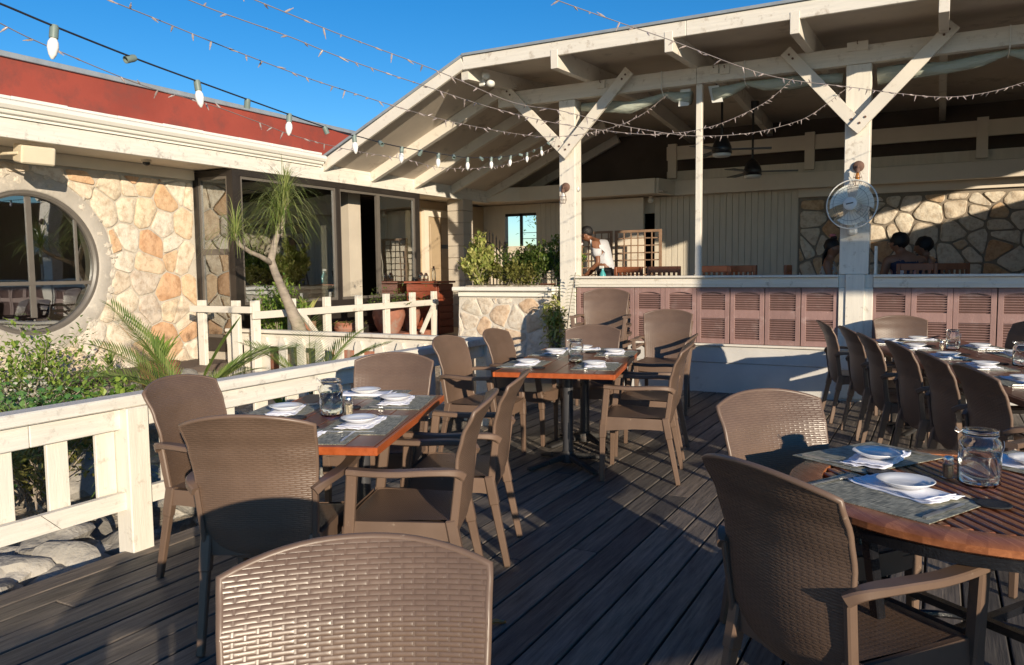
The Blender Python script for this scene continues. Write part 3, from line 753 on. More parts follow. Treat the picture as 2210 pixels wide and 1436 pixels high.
# rolled vinyl blinds under the beam, with straps
def roll(pts,lab,flaps=()):
    t=thing('rolled_blind',lab,'blind',(pts[0][0],9.08,3.4),0,'rolled clear blinds under the front beam')
    P(MB().tube([(x,9.10,z) for x,z,r in pts],[r for x,z,r in pts],12),'vinyl_roll','roll',t,smooth=True)
    a=MB()
    for x,z in flaps: a.tube([(x,8.92,3.66),(x,8.92,3.46),(x,9.0,z-.03),(x,9.16,z-.04),(x,9.17,3.6)],.006,5)
    if flaps: P(a,'strap','whiteplastic',t)
    return t
def flap(t,x0,x1,z0,dx):
    P(MB().add([(x0,9.06,3.46),(x1,9.06,3.46),(x1+dx,9.05,z0),(x0+dx,9.05,z0),(x0,9.075,3.46),(x1,9.075,3.46),(x1+dx,9.065,z0),(x0+dx,9.065,z0)],[(0,1,2,3),(7,6,5,4),(0,4,5,1),(1,5,6,2),(2,6,7,3),(3,7,4,0)]),'end_flap','whiteplastic',t)
t=roll([(-3.92,3.40,.05),(-3.6,3.37,.07),(-3.3,3.33,.075),(-3.0,3.39,.045),(-2.86,3.43,.03),(-2.75,3.39,.06),(-2.56,3.36,.08)],'rolled clear vinyl blind left of the slim post',((-2.86,3.43),))
flap(t,-2.68,-2.56,3.27,-.02)
t=roll([(-2.30,3.36,.09),(-2.1,3.40,.06),(-1.93,3.45,.03),(-1.75,3.41,.06),(-1.45,3.40,.075),(-1.15,3.40,.05),(-.95,3.38,.06)],'rolled clear vinyl blind right of the slim post',((-1.93,3.45),))
flap(t,-2.36,-2.24,3.27,.05)
t=roll([(-.62,3.36,.09),(-.35,3.38,.08),(0,3.37,.06),(.3,3.40,.06),(.52,3.45,.03),(.75,3.38,.07),(1.1,3.36,.08)],'rolled clear vinyl blind right of the wide post',((.52,3.45),))
t=thing('shade_blind','unseen cream canvas blind added at the right to shade the seated guests','blind',(2.5,9.1,3.4))  # added out of view to keep the seated guests in shade
P(MB().box(1.35,3.95,9.10,9.11,1.5,3.46),'canvas','cream',t)

# ------------------------------------------------------------------ fences and planter
FX=-3.643
f1=thing('deck_railing','white timber railing with square posts along the left edge of the deck','fence',(FX,3.5,0))
P(MB().box(FX-.055,FX+.065,-2.5,1.35,.745,.805,bev=.006).box(FX-.055,FX+.065,1.353,6.26,.745,.805,bev=.006),'cap_rail','white_y',f1)
P(MB().box(FX-.02,FX+.018,-2.5,2.06,.632,.742,bev=.004).box(FX-.02,FX+.018,2.063,6.15,.632,.742,bev=.004),'top_board','white_y',f1)
a=MB(); zA,zB=.222,.312
a.prism([(-2.5,zA),(2.17,zA),(2.08,zB),(-2.5,zB)],FX+.0,FX+.035,lambda u,v,w:(w,u,v)); a.prism([(2.175,zA),(6.15,zA),(6.15,zB),(2.085,zB)],FX+.0,FX+.035,lambda u,v,w:(w,u,v))
P(a,'bottom_rail','white_y',f1)
for y in (-1.5,.45,2.575,4.6,6.19):
    P(MB().box(FX-.045,FX+.075,y-.062,y+.062,-.28,.743,bev=.006) if y<6 else MB().box(FX-.065,FX+.055,y-.062,y+.062,-.28,.743,bev=.006),'post','white_v',f1)
for y in (-.9,-.6,-.35,-.1,.15,.75,1.0,1.27,1.53,1.79,1.95,2.21,2.455,2.83,3.0,3.235,3.50,3.77,4.03,4.29,4.85,5.1,5.36,5.62,5.88):
    P(MB().box(FX-.045,FX-.022,y-.052,y+.052,.225,.74,bev=.003),'slat','white_v',f1)
f2=thing('picket_railing','white picket railing with clipped tops across the entry ramp','fence',(-5,6.2,0))
P(MB().box(-6.98,-3.50,6.16,6.27,.765,.80,bev=.005),'cap_rail','white_x',f2)
P(MB().box(-7.02,-3.60,6.215,6.245,.62,.755,bev=.003),'back_board','white_x',f2)
P(MB().box(-7.0,-3.60,6.215,6.245,.12,.22,bev=.003),'low_board','white_x',f2)
x=-6.92
while x<-3.7:
    a=MB(); w=.05; a.prism([(-w,.02),(w,.02),(w,.66),(w*.5,.72),(-w*.5,.72),(-w,.66)],6.18,6.212,lambda u,v,q,x=x:(x+u,q,v)); P(a,'picket','white_v',f2); x+=.258
P(MB().box(-3.62,-3.50,6.275,6.38,-.2,.78,bev=.005),'post','white_v',f2)
f3=thing('garden_railing','low white post and rail fence round the potted plants','fence',(-6.4,7.5,0))
P(MB().box(-7.30,-6.36,5.965,5.995,.99,1.06,bev=.003).box(-6.385,-6.355,6.0,9.5,.925,1.005,bev=.003),'rail','white',f3)
for x in (-7.17,-6.64,-6.16+.0):
    if x<-6.3: P(MB().box(x-.05,x+.05,6.0,6.05,.05,1.12,bev=.003),'post','white_v',f3)
for y in (6.08,6.62,7.2,7.79,8.35,8.94,9.47):
    P(MB().box(-6.44,-6.39,y-.05,y+.05,.3,1.12,bev=.003),'post','white_v',f3)
P(MB().bar((-6.35,6.68,.98),(-6.35,7.02,.62),.03,.06,up=(0,1,1)),'brace','white',f3)
P(MB().bar((-6.35,9.43,1.0),(-6.35,9.05,.55),.03,.06,up=(0,1,1)),'brace','white',f3)
S(MB().box(-7.05,-6.46,6.5,9.6,.0,.56),'planting_terrace','terra')
S(MB().box(-6.45,-3.62,6.28,8.94,-.3,.05),'entry_ramp','deck')
S(MB().box(-7.7,-5.66,9.62,13.1,.0,.44),'entry_path','floor_in')

pl=thing('stone_planter','tall stone faced planter with white coping left of the bar post','planter',(-4.9,8.9,0))
P(MB().box(-5.60,-4.24,8.90,9.7,-.2,1.07),'planter_body','mortar_pl',pl)
a=MB(); stonework(a,1.40,1.22,.235,23,lambda u,v,n:(-5.62+u,8.9-n-.10*(1.22-v)/1.22*.6,-.16+v),gap=.018,th=.018,cut=.17)
P(a,'stone_facing','stone_pl',pl,smooth='auto')
P(MB().add([(-5.62,8.897,1.07),(-4.22,8.897,1.07),(-4.20,8.83,-.2),(-5.64,8.83,-.2)],[(0,1,2,3)]),'render','mortar_pl',pl)
P(MB().box(-5.68,-4.19,8.80,9.8,1.145,1.20,bev=.01).box(-5.62,-4.22,8.86,9.7,1.072,1.143,bev=.008),'coping','gutter',pl)
P(MB().box(-5.55,-4.3,8.95,9.7,1.2,1.215),'soil','soil',pl)

def ped(t,x,y,rz,mat='pole',top=.70,r=.038):
    Mx=Matrix.Translation((x,y,0))@Matrix.Rotation(rz,4,'Z')
    _ob(MB().lathe([(0,.06),(r,.06),(r,top),(0,top)],20,Mx),'column',mat,t,'auto')
    a=MB()
    for k in range(4):
        an=rz+PI/4+k*PI/2; e=Vector((math.cos(an),math.sin(an),0))
        p0=Vector((x,y,.075))+e*.02; p1=Vector((x,y,.045))+e*.18; p2=Vector((x,y,.016))+e*.34
        a.bar(p0,p1,.055,.045,bev=.008,w2=.048,h2=.036); a.bar(p1,p2,.048,.036,bev=.008,w2=.05,h2=.024)
    a.lathe([(0,.11),(.045,.11),(.06,.07),(.06,.03),(0,.03)],20,Mx)
    _ob(a,'foot',  'iron',t,'auto')
    _ob(MB().box(-.15,.15,-.03,.03,top,.706,Mx).box(-.03,.03,-.15,.15,top-.006,.70,Mx),'mounting_plate','iron',t)
def rect_table(name,lab,x,y,ang,L,Wd,npl,cols,mats=('table','table_edge')):
    t=thing(name,lab,'table',(x,y,0),R(ang))
    w=(Wd-.03)/npl; a=MB()
    for i in range(npl):
        a.cbox(-L/2+.016,L/2-.016,-Wd/2+.015+i*w+.0012,-Wd/2+.015+(i+1)*w-.0012,.712,.740,.002)
    _ob(a,'tabletop',mats[0],t)
    _ob(MB().box(-L/2,L/2,-Wd/2,-Wd/2+.015,.706,.7385,bev=.002).box(-L/2,L/2,Wd/2-.015,Wd/2,.706,.7385,bev=.002).box(-L/2,-L/2+.0155,-Wd/2+.015,Wd/2-.015,.706,.7385,bev=.002).box(L/2-.0155,L/2,-Wd/2+.015,Wd/2-.015,.706,.7385,bev=.002),'edge_band',mats[1],t)
    for cx in cols: ped(t,cx,0,0,'pole' if len(cols)!=1 else 'pole')
    return t
# ------------------------------------------------------------------ chair
def interp(tab,z):
    if z<=tab[0][0]: return tab[0][1]
    for (a,b),(c,d) in zip(tab,tab[1:]):
        if z<=c:
            t=(z-a)/(c-a); t=t*t*(3-2*t)*.5+t*.5; return b+(d-b)*t
    return tab[-1][1]
YC=[(.335,-.185),(.40,-.215),(.48,-.235),(.58,-.245),(.68,-.252),(.78,-.278),(.86,-.318),(.92,-.355)]
HW=[(.335,.200),(.45,.212),(.60,.220),(.78,.234),(.90,.245)]
def crom(P_,n):
    P_=[Vector(p) for p in P_]; out=[]
    P_=[P_[0]*2-P_[1]]+P_+[P_[-1]*2-P_[-2]]
    for i in range(1,len(P_)-2):
        for k in range(n):
            t=k/n; a,b,c,d=P_[i-1:i+3]; out.append(.5*((2*b)+(c-a)*t+(2*a-5*b+4*c-d)*t*t+(3*b-a-3*c+d)*t**3))
    out.append(P_[-2]); return out
def backpt(u,w,d=0):
    zb=.352+.050*abs(u)**3.5; zt=.915-.043*abs(u)**2.2; z=zb+(zt-zb)*w
    return Vector((u*interp(HW,z),interp(YC,z)+.034*u*u-d,z))
def make_chair():
    t=thing('patio_armchair','brown woven resin armchair','chair')
    a=MB(); nu,nv=18,26
    for d in (0,.017): a.sheet(lambda u,w:backpt(2*u-1,w,d),nu,nv)
    k=(nu+1)*(nv+1)
    edge=[i for i in range(nu+1)]+[(nu+1)*j+nu for j in range(1,nv+1)]+[(nu+1)*nv+i for i in range(nu-1,-1,-1)]+[(nu+1)*j for j in range(nv-1,0,-1)]
    for i in range(len(edge)):
        p,q=edge[i],edge[(i+1)%len(edge)]; a.f.append((p,q,q+k,p+k))
    b=_ob(a,'backrest','weave',t,'auto'); uvplane(b,lambda c:(c.x+.5,c.z*1.02))
    loop=[]
    m=18
    for i in range(m+1): loop.append(backpt(-1+2*i/m,1,.0085))
    side=[backpt(1,1-i/20,.0085) for i in range(1,21)]; bot=[backpt(1-2*i/12,0,.0085) for i in range(1,13)]; side2=[backpt(-1,i/20,.0085) for i in range(1,20)]
    _ob(MB().tube(loop+side+bot+side2,.0088,8,closed=True),'rim','resin',b,True)
    # seat
    def seat(u,v):
        x=(2*u-1); y=-.20+.435*v; hw=.200+.035*v
        z=.437-.012*(1-x*x)*math.sin(PI*min(1,v*1.05)) - (.020*max(0,(v-.86)/.14)**2)
        return Vector((x*hw,y,z))
    a=MB(); a.sheet(seat,10,14); a.sheet(lambda u,v:seat(u,v)-Vector((0,0,.014)),10,14)
    s=_ob(a,'seat','weave',t,'auto'); uvplane(s,lambda c:(c.x+.5,c.y+.5))
    a=MB()
    # apron: side panels and curved front
    for sx in (-1,1):
        q=[(-.205,.428),(.22,.442),(.225,.345),(.14,.352),(.0,.362),(-.16,.358),(-.21,.35)]
        a.prism(q,.0,.018,lambda u,v,w,sx=sx:(sx*(.203+.035*(u+.20)/.435+w-.004),u,v))
    ap=MB()
    ap.sheet(lambda u,v:(( 2*u-1)*.232,.226+.018*math.cos((2*u-1)*PI/2),.345+.082*v+.010*abs(2*u-1)**4),12,2)
    ap.sheet(lambda u,v:(( 2*u-1)*.232,.208+.018*math.cos((2*u-1)*PI/2),.345+.082*v+.010*abs(2*u-1)**4),12,2)
    a.add(ap.v,ap.f)
    a.box(-.20,.20,-.212,-.196,.36,.425)
    _ob(a,'seat_frame','resin',t,'auto')
    for sx in (-1,1):
        a=MB(); pts=[(.222,-.250,.615),(.250,-.215,.640),(.268,-.12,.645),(.275,.0,.640),(.276,.10,.642),(.274,.195,.648)]
        C0=[tuple(q) for q in crom([(sx*p[0],p[1],p[2]) for p in pts],4)]; nn=len(C0)
        a.sweep(C0,[.026+.026*min(1,i/(nn*.3)) for i in range(nn)],[.034-.010*min(1,i/(nn*.3)) for i in range(nn)],.35)
        a.bar((sx*.272,.178,.640),(sx*.245,.205,.385),.036,.042,up=(0,1,0),bev=.006)
        a.bar((sx*.222,-.235,.635),(sx*.207,-.20,.365),.020,.034,up=(0,1,0),bev=.005)
        _ob(a,'armrest','resin',t,'auto')
    for sx in (-1,1):
        a=MB(); a.bar((sx*.240,.206,.425),(sx*.238,.212,.30),.044,.046,up=(0,1,0),bev=.006); a.bar((sx*.238,.212,.31),(sx*.236,.218,0),.036,.038,up=(0,1,0),bev=.005,w2=.028,h2=.030)
        _ob(a,'leg','resin',t,'auto')
        a=MB(); a.bar((sx*.205,-.195,.44),(sx*.208,-.222,.30),.042,.046,up=(0,1,0),bev=.006); a.bar((sx*.208,-.22,.31),(sx*.214,-.282,0),.034,.038,up=(0,1,0),bev=.005,w2=.027,h2=.030)
        _ob(a,'leg','resin',t,'auto')
    return t
chair=make_chair(); first=True
GL='armchairs round the left rectangular table'; GM='armchairs round the middle rectangular table'; GR='armchairs at the round slatted table'; GG='armchairs at the long table'; GS='stacked armchairs by the bar'
def put(x,y,h,lab,grp,z=0):
    global first
    rz=R(h-90)
    if first: first=False; place(chair,(x,y,z),rz,lab); chair['group']=grp; return chair
    return dup(chair,(x,y,z),rz,lab,grp)
put(-.75,.85,-55,'brown woven armchair nearest the camera, only its sunlit arched back in view','single chairs')
put(-2.31,2.27,117,'brown woven armchair seen from behind at the near end of the left table',GL)
put(-2.93,2.62,10,'brown woven armchair against the white railing, facing the left table',GL)
put(-2.80,3.56,-70,'brown woven armchair facing the camera at the far end of the left table',GL)
put(-1.93,2.66,204,'brown armchair on the right of the left table, nearer of its two, seen side on',GL)
put(-2.12,3.32,200,'brown armchair on the right of the left table, farther of its two, seen side on',GL)
put(-3.00,5.08,4,'brown armchair left of the middle table, nearer of the two on that side',GM)
put(-3.00,5.82,4,'brown armchair left of the middle table, nearer the stone planter',GM)
put(-1.79,5.11,193,'brown armchair on the right of the middle table, nearer one',GM)
put(-1.95,5.80,191,'brown armchair right of the middle table, farther of the two on that side',GM)
put(-2.62,6.18,-76,'brown armchair tucked in at the far end of the middle table behind the jar',GM)
for i,(x,y) in enumerate([(-.63,7.85),(-.37,7.19),(-.17,6.49),(.06,5.89),(.26,5.26),(.45,4.66)]):
    put(x,y,18+[0,2,-1,1,0,3][i],['dark armchair nearest the bar in the row along the long table','second dark armchair from the bar in the row along the long table','third dark armchair from the bar in the row along the long table','fourth dark armchair from the bar in the row along the long table','fifth dark armchair from the bar in the row along the long table','dark armchair nearest the camera in the row along the long table'][i],GG)
put(-.26,8.41,-76,'light brown armchair at the far end of the long table, back to the shutters',GG)
put(.45,8.12,207,'dark armchair cut by the frame edge at the far right of the long table',GG)
put(-.37,3.05,-43,'brown armchair at the round table with the sunlit back and jar shadow across it',GR)
put(-.21,2.33,54,'large dark armchair in the right foreground pulled up to the round table',GR)
put(.62,3.98,-115,'tan armchair glimpsed behind the round table at the right frame edge',GR)
put(.82,2.12,132,'armchair glimpsed under the round table at the bottom right corner',GR)
put(-.10,-.52,128,'unseen armchair added behind the camera to shade deck and railing','single chairs')  # unseen chairs and table behind the camera, added to shade deck and railing
put(.62,-.95,150,'unseen armchair added behind the camera, off to the right, for shade','single chairs')
rect_table('rectangular_table','red varnished table added unseen behind the camera to shade the deck',.42,-.62,38,1.25,.80,6,(-.35,.35))
rect_table('rectangular_table','red varnished table added out of frame right of the camera for deck shade',1.38,1.0,50,1.3,.95,7,(-.35,.35))  # unseen table and its chair, added to shade the middle of the deck
put(1.62,.30,95,'armchair added out of frame at the table right of the camera for shade','single chairs')
SX,SY,SH=-3.10,7.72,-78
ord_=['bottom','second from bottom','third from bottom','topmost']
for k in range(4):
    hh=R(SH); put(SX+k*.028*math.cos(hh),SY+k*.028*math.sin(hh),SH,ord_[k]+' brown armchair of the tall stack below the bar counter',GS,z=.094*k)
SX,SY,SH=-2.38,7.55,-80
for k in range(2):
    hh=R(SH); put(SX+k*.03*math.cos(hh),SY+k*.03*math.sin(hh),SH,('lower','upper')[k]+' brown armchair of the pair stacked in front of the shutters',GS,z=.075*k)

# ------------------------------------------------------------------ tables
rect_table('rectangular_table','red varnished table at the foot of the nearest armchair, below the camera',-.42,.30,35,.80,.76,6,(0,))
TL=rect_table('rectangular_table','red varnished table with orange edges beside the white railing',-2.487,2.838,111.7,1.28,.77,6,(-.38,.38)); 
TM=rect_table('rectangular_table','red varnished table on two black pedestals in the middle of the deck',-2.40,5.42,103.5,1.64,.82,6,(-.30,.42))
TG=rect_table('long_table','long varnished dining table lined with dark armchairs at the right','x' and .30,6.36,107.9,3.75,.90,7,(-1.3,-.1,1.2),('table','table'))
TL['category']='table'
# round slatted table
RX,RY=.134,2.749
t=thing('round_table','round slatted teak table on a black steel frame in the right foreground','table',(RX,RY,0),R(-56))
a=MB(); 
for s in range(4):
    n=18; a0=s*PI/2+.004; 
    for k in range(n):
        p=a0+(PI/2-.008)*k/n; q=a0+(PI/2-.008)*(k+1)/n
        o=len(a.v); ro,ri=.556,.455
        for ang in (p,q):
            for r,z in ((ri,.706),(ro-.012,.706),(ro,.714),(ro,.732),(ro-.012,.740),(ri,.740)): a.v.append((r*math.cos(ang),r*math.sin(ang),z))
        a.f+=[(o+i,o+(i+1)%6,o+6+(i+1)%6,o+6+i) for i in range(6)]
_ob(a,'rim_ring','teak',t,'auto')
a=MB(); y=-.44
while y<.45:
    hl=math.sqrt(max(0,.452**2-(abs(y)+.011)**2))
    if hl>.03: a.cbox(-hl,hl,y-.0135,y+.0135,.716,.738,.003)
    y+=.0385
_ob(a,'slat','teak',t)
_ob(MB().box(-.035,.035,-.44,.44,.690,.715).box(-.44,.44,-.03,.03,.672,.6895).box(-.30,-.24,-.36,.36,.690,.715).box(.24,.30,-.36,.36,.690,.715),'cross_batten','teak',t)
a=MB(); a.lathe([(.515,.672),(.535,.672),(.535,.702),(.515,.702)],56,closed=True); _ob(a,'support_ring','black_wet',t,'auto')
for k in range(4):
    an=k*PI/2+.35; e=Vector((math.cos(an),math.sin(an),0))
    _ob(MB().bar(e*.49+Vector((0,0,.675)),e*.36+Vector((0,0,0)),.032,.032,bev=.004),'leg','black_wet',t)
a=MB(); a.tube([(.40*math.cos(i*PI/20),.40*math.sin(i*PI/20),.17) for i in range(40)],.013,8,closed=True)
for k in range(2): 
    an=k*PI/2+.35; e=Vector((math.cos(an),math.sin(an),0)); a.bar(e*.43+Vector((0,0,.33-.0*k)),-e*.43+Vector((0,0,.33-.03*k)),.028,.024)
_ob(a,'stretcher','black_wet',t,'auto')

# ------------------------------------------------------------------ table settings
ZT=.7405
def mk(name,mb,mat,lab,cat,loc,rz,grp,smooth=False,uv=None):
    o=_ob(mb,name,mat,None,smooth); o.location=loc; o.rotation_euler=(0,0,rz); tag(o,lab,cat,grp)
    if uv: uvplane(o,uv)
    return o
PL=[(0,.010),(.040,.010),(.045,.006),(.048,.010),(.062,.014),(.080,.024),(.082,.026),(.080,.027),(.060,.018),(.044,.0145),(0,.0135)]
PROTO={}
def inst(key,make,lab,cat,loc,rz,grp):
    if key not in PROTO:
        PROTO[key]=make().data
        o=[x for x in bpy.data.objects if x.data==PROTO[key]][0]
    else:
        o=bpy.data.objects.new(key,PROTO[key]); COL.objects.link(o)
    o.location=loc; o.rotation_euler=(0,0,rz); return tag(o,lab,cat,grp)
def m_plate(): return _ob(MB().lathe(PL,40),'side_plate','china',None,True)
def m_mat():
    o=_ob(MB().box(-.215,.215,-.15,.15,0,.0022),'placemat','mat',None); uvplane(o,lambda c:(c.x+1,c.y+1)); return o
def m_coaster():
    return _ob(MB().lathe([(0,.001),(.044,.001),(.046,.004),(.044,.007),(.040,.005),(0,.005)],28),'coaster','coaster',None,True)
def napkin(seed):
    def f():
        a=MB(); rr=random.Random(seed)
        for L in range(3):
            sx,sy=.150-.010*L+rr.uniform(-.006,.006),.072-.006*L; ro=rr.uniform(-.10,.10)+.05*L; ox,oy=rr.uniform(-.012,.012),rr.uniform(-.01,.01)
            def s(u,v,L=L,sx=sx,sy=sy,ro=ro,ox=ox,oy=oy,d=0):
                x,y=(2*u-1)*sx,(2*v-1)*sy
                x+=.006*noise.noise(Vector((y*30,L,seed))); y+=.008*noise.noise(Vector((x*22,L+5,seed)))
                z=.0025+L*.0030+.0035*max(0,noise.noise(Vector((x*14,y*20,seed+L))))+ .006*max(0,abs(2*u-1)-.8)/.2*(1+noise.noise(Vector((y*40,seed,L))))
                return (x*math.cos(ro)-y*math.sin(ro)+ox,x*math.sin(ro)+y*math.cos(ro)+oy,z-d)
            a.sheet(s,22,12); o=len(a.v); a.sheet(lambda u,v:s(u,v,d=.0022),22,12)
            k=23*13; base=o-k
            ed=[i for i in range(23)]+[23*j+22 for j in range(1,13)]+[23*12+i for i in range(21,-1,-1)]+[23*j for j in range(11,0,-1)]
            for i in range(len(ed)):
                p,q=ed[i]+base,ed[(i+1)%len(ed)]+base; a.f.append((p,q,q+k,p+k))
        return _ob(a,'napkin','cloth',None,True)
    return f
def m_knife():
    a=MB(); a.prism([(0,-.005),(.09,-.007),(.10,-.004),(.10,.004),(.09,.005),(0,.006)],.001,.006,lambda u,v,w:(v,-.11+u,w))
    a.prism([(.0,-.005),(.10,-.009),(.115,-.002),(.10,.005),(0,.004)],.002,.0038,lambda u,v,w:(v,-.01+u,w)); return _ob(a,'knife','silver',None)
def m_fork():
    a=MB(); a.bar((0,-.10,.003),(0,.03,.005),.010,.0035,w2=.006,h2=.003)
    a.prism([(-.004,.03),(.004,.03),(.012,.05),(.012,.062),(-.012,.062),(-.012,.05)],.0035,.0055,lambda u,v,w:(u,v,w))
    for k in range(4): a.bar((-.0105+k*.007,.062,.0045),(-.0105+k*.007,.10,.008),.0035,.002,w2=.002)
    return _ob(a,'fork','silver',None)
def setting(x,y,h,desc,seed,pl=(0,.02),nrot=0,fork=True,knife=True,coaster=(.15,.17)):
    """desc: words that single out the place; h: facing direction"""
    c,s=math.cos(R(h)),math.sin(R(h)); L=lambda r,f:(x+f*c+r*s,y+f*s-r*c)   # r to the right of the sitter, f forward
    rz=R(h-90)
    inst('placemat',m_mat,'grey woven placemat '+desc,'placemat',(*L(0,0),ZT),rz,'placemats')
    inst('napkin%d'%(seed%3) if 0 else 'napkin',napkin(seed),'folded white napkin '+desc,'napkin',(*L(*pl),ZT+.0025),rz+R(nrot+8*math.sin(seed*2.1)),'napkins') if 'napkin' not in PROTO or seed%4 else NP(seed,'folded white napkin '+desc,(*L(*pl),ZT+.0025),rz+R(nrot))
    inst('side_plate',m_plate,'white side plate '+desc,'plate',(*L(pl[0]+.004,pl[1]+.004),ZT+.0085),rz,'side plates')
    if fork: inst('fork',m_fork,'steel fork '+desc,'fork',(*L(-.18,.01),ZT+.0025),rz+R(6*math.sin(seed)),'forks')
    if knife: inst('knife',m_knife,'steel knife '+desc,'knife',(*L(.185,-.01),ZT+.0025),rz+R(5*math.cos(seed)),'knives')
    if coaster: inst('coaster',m_coaster,'round black coaster '+desc,'coaster',(*L(*coaster),ZT),rz,'coasters')
def NP(seed,lab,loc,rz):
    o=napkin(seed)(); o.location=loc; o.rotation_euler=(0,0,rz); return tag(o,lab,'napkin','napkins')
setting(-2.80,2.80,22,'by the jar on the railing side of the left table',1,coaster=(.16,.14))
setting(-2.225,2.72,203,'on the near right side of the left table',2,coaster=(-.10,.22))
setting(-2.44,3.27,203,'on the far right side of the left table',3,coaster=(-.18,.20))
setting(-2.76,3.41,-67,'at the far end of the left table',4,coaster=(-.16,.16),knife=False)
setting(-2.29,2.42,113,'at the near end of the left table',5,coaster=None,pl=(-.08,0))
setting(-2.60,4.98,13,'on the near left side of the middle table',6,coaster=(.20,.15))
setting(-2.08,5.08,193,'on the near right side of the middle table',7,coaster=(.18,.02))
setting(-2.74,5.73,13,'on the far left side of the middle table',8,coaster=None)
setting(-2.25,5.90,193,'on the far right side of the middle table',9,coaster=(.05,.22))
setting(-2.62,6.10,-76,'at the far end of the middle table',10,coaster=None)
setting(-.125,2.53,62,'by the big dark armchair on the round table',11,pl=(.0,.10),nrot=-5,coaster=(.23,.16))
setting(-.205,3.035,-33,'on the left of the round table by the sunlit armchair',12,pl=(.02,.05),nrot=18,coaster=(.16,.17))
setting(.345,3.12,-125,'cut by the right frame edge on the round table',13,pl=(.02,.04),coaster=None)
for i,(x,y) in enumerate([(-.40,7.68),(-.18,7.23),(.05,6.61),(.26,6.06),(.43,5.38)]):
    setting(x,y,18,['at the bar end of the left side of the long table','second from the bar on the left side of the long table','third from the bar on the left side of the long table','fourth from the bar on the left side of the long table','fifth from the bar on the left side of the long table'][i],20+i,coaster=(-.17,.19))
setting(-.16,8.02,-72,'at the far end of the long table',26,coaster=None)
setting(.33,7.45,198,'on the far right side of the long table',27,coaster=(.18,.16))
setting(.54,6.94,198,'second along the right side of the long table by the frame edge',28,coaster=None)

def jar(x,y,rz,lab,r=.045,h=.135,s=1.,water=.62,z=ZT):
    t=thing('glass_jar',lab,'jar',(x,y,z),rz,'glass jars on the tables')
    outer=[(0,.001),(r*.85,.001),(r,.010),(r,h*.72),(r*.93,h*.80),(r*.78,h*.86),(r*.78,h*.93)]
    inner=[(r*.78-.003,h*.93),(r*.78-.003,h*.86),(r*.93-.003,h*.79),(r-.003,h*.71),(r-.003,.013),(r*.82,.006),(0,.006)]
    _ob(MB().lathe(outer+inner,32),'jar_body','jar',t,True)
    _ob(MB().lathe([(0,.0065),(r*.80,.0065),(r-.0034,.014),(r-.0034,h*water),(0,h*water)],32),'water','water',t,True)
    lid=_ob(MB().lathe([(0,h*.985),(r*.5,h*1.0),(r*.78,h*.99),(r*.84,h*.975),(r*.84,h*.935),(r*.80,h*.925),(r*.5,h*.932),(0,h*.932)],32),'lid','jar',t,True)
    w=.0013
    a=MB(); n=18
    a.tube([(r*.82*math.cos(k*2*PI/24),r*.82*math.sin(k*2*PI/24),h*.90) for k in range(24)],w,6,closed=True)
    a.tube([(-r*1.0,0,h*.80)]+[(-r*1.05*math.cos(PI*k/n),-r*.62*math.sin(PI*k/n)-.01,h*.80-.048*math.sin(PI*k/n)) for k in range(n+1)],w,6)
    a.tube([(-r*.85,.0,h*.90),(-r*1.2,0,h*1.03),(-r*1.25,0,h*.97),(-r*1.05,0,h*.93),(-r*.84,0,h*.985)],w,6)
    a.tube([(r*.82,0,h*.90),(r*.95,.01,h*.86),(r*.9,.0,h*.98)],w,6)
    _ob(a,'wire_bail','wire',t)
    return t
def shaker(x,y,rz,lab,fill='pepper',k=1.):
    t=thing('shaker',lab,'shaker',(x,y,ZT),rz,'shakers on the tables'); r=.017*k; h=.056*k
    _ob(MB().lathe([(0,.001),(r,.001),(r,h*.85),(r*.8,h),(r*.8-.002,h),(r-.002,h*.83),(r-.002,.003),(0,.003)],8),'glass_body','jar',t)
    _ob(MB().lathe([(0,.0035),(r-.0025,.0035),(r-.0025,h*.74),(0,h*.74)],8),'contents',fill,t)
    _ob(MB().lathe([(r*.82,h*.98),(r*.86,h*1.0),(r*.86,h*1.18),(r*.6,h*1.27),(0,h*1.28)],16),'cap','silver',t,True)
jar(.125,2.79,R(20),'large clip top glass jar of water on the round table',r=.060,h=.175)
shaker(.042,2.838,0,'pepper shaker standing left of the jar on the round table')
jar(-2.515,2.835,R(30),'clip top glass jar of water on the left table',r=.055,h=.175)
shaker(-2.445,2.875,0,'tall wooden tinted salt shaker right of the jar on the left table','salt',1.25)
jar(-2.32,5.25,R(30),'empty looking glass jar with wire handle on the middle table',r=.055,h=.17,water=.30)
jar(.11,7.22,R(30),'glass jar near the bar end of the long table',r=.052,h=.165,water=.4)
shaker(.03,7.16,0,'small salt shaker left of the jar on the long table','salt')
jar(.50,6.22,R(30),'glass jar at the right frame edge on the long table',r=.055,h=.165)

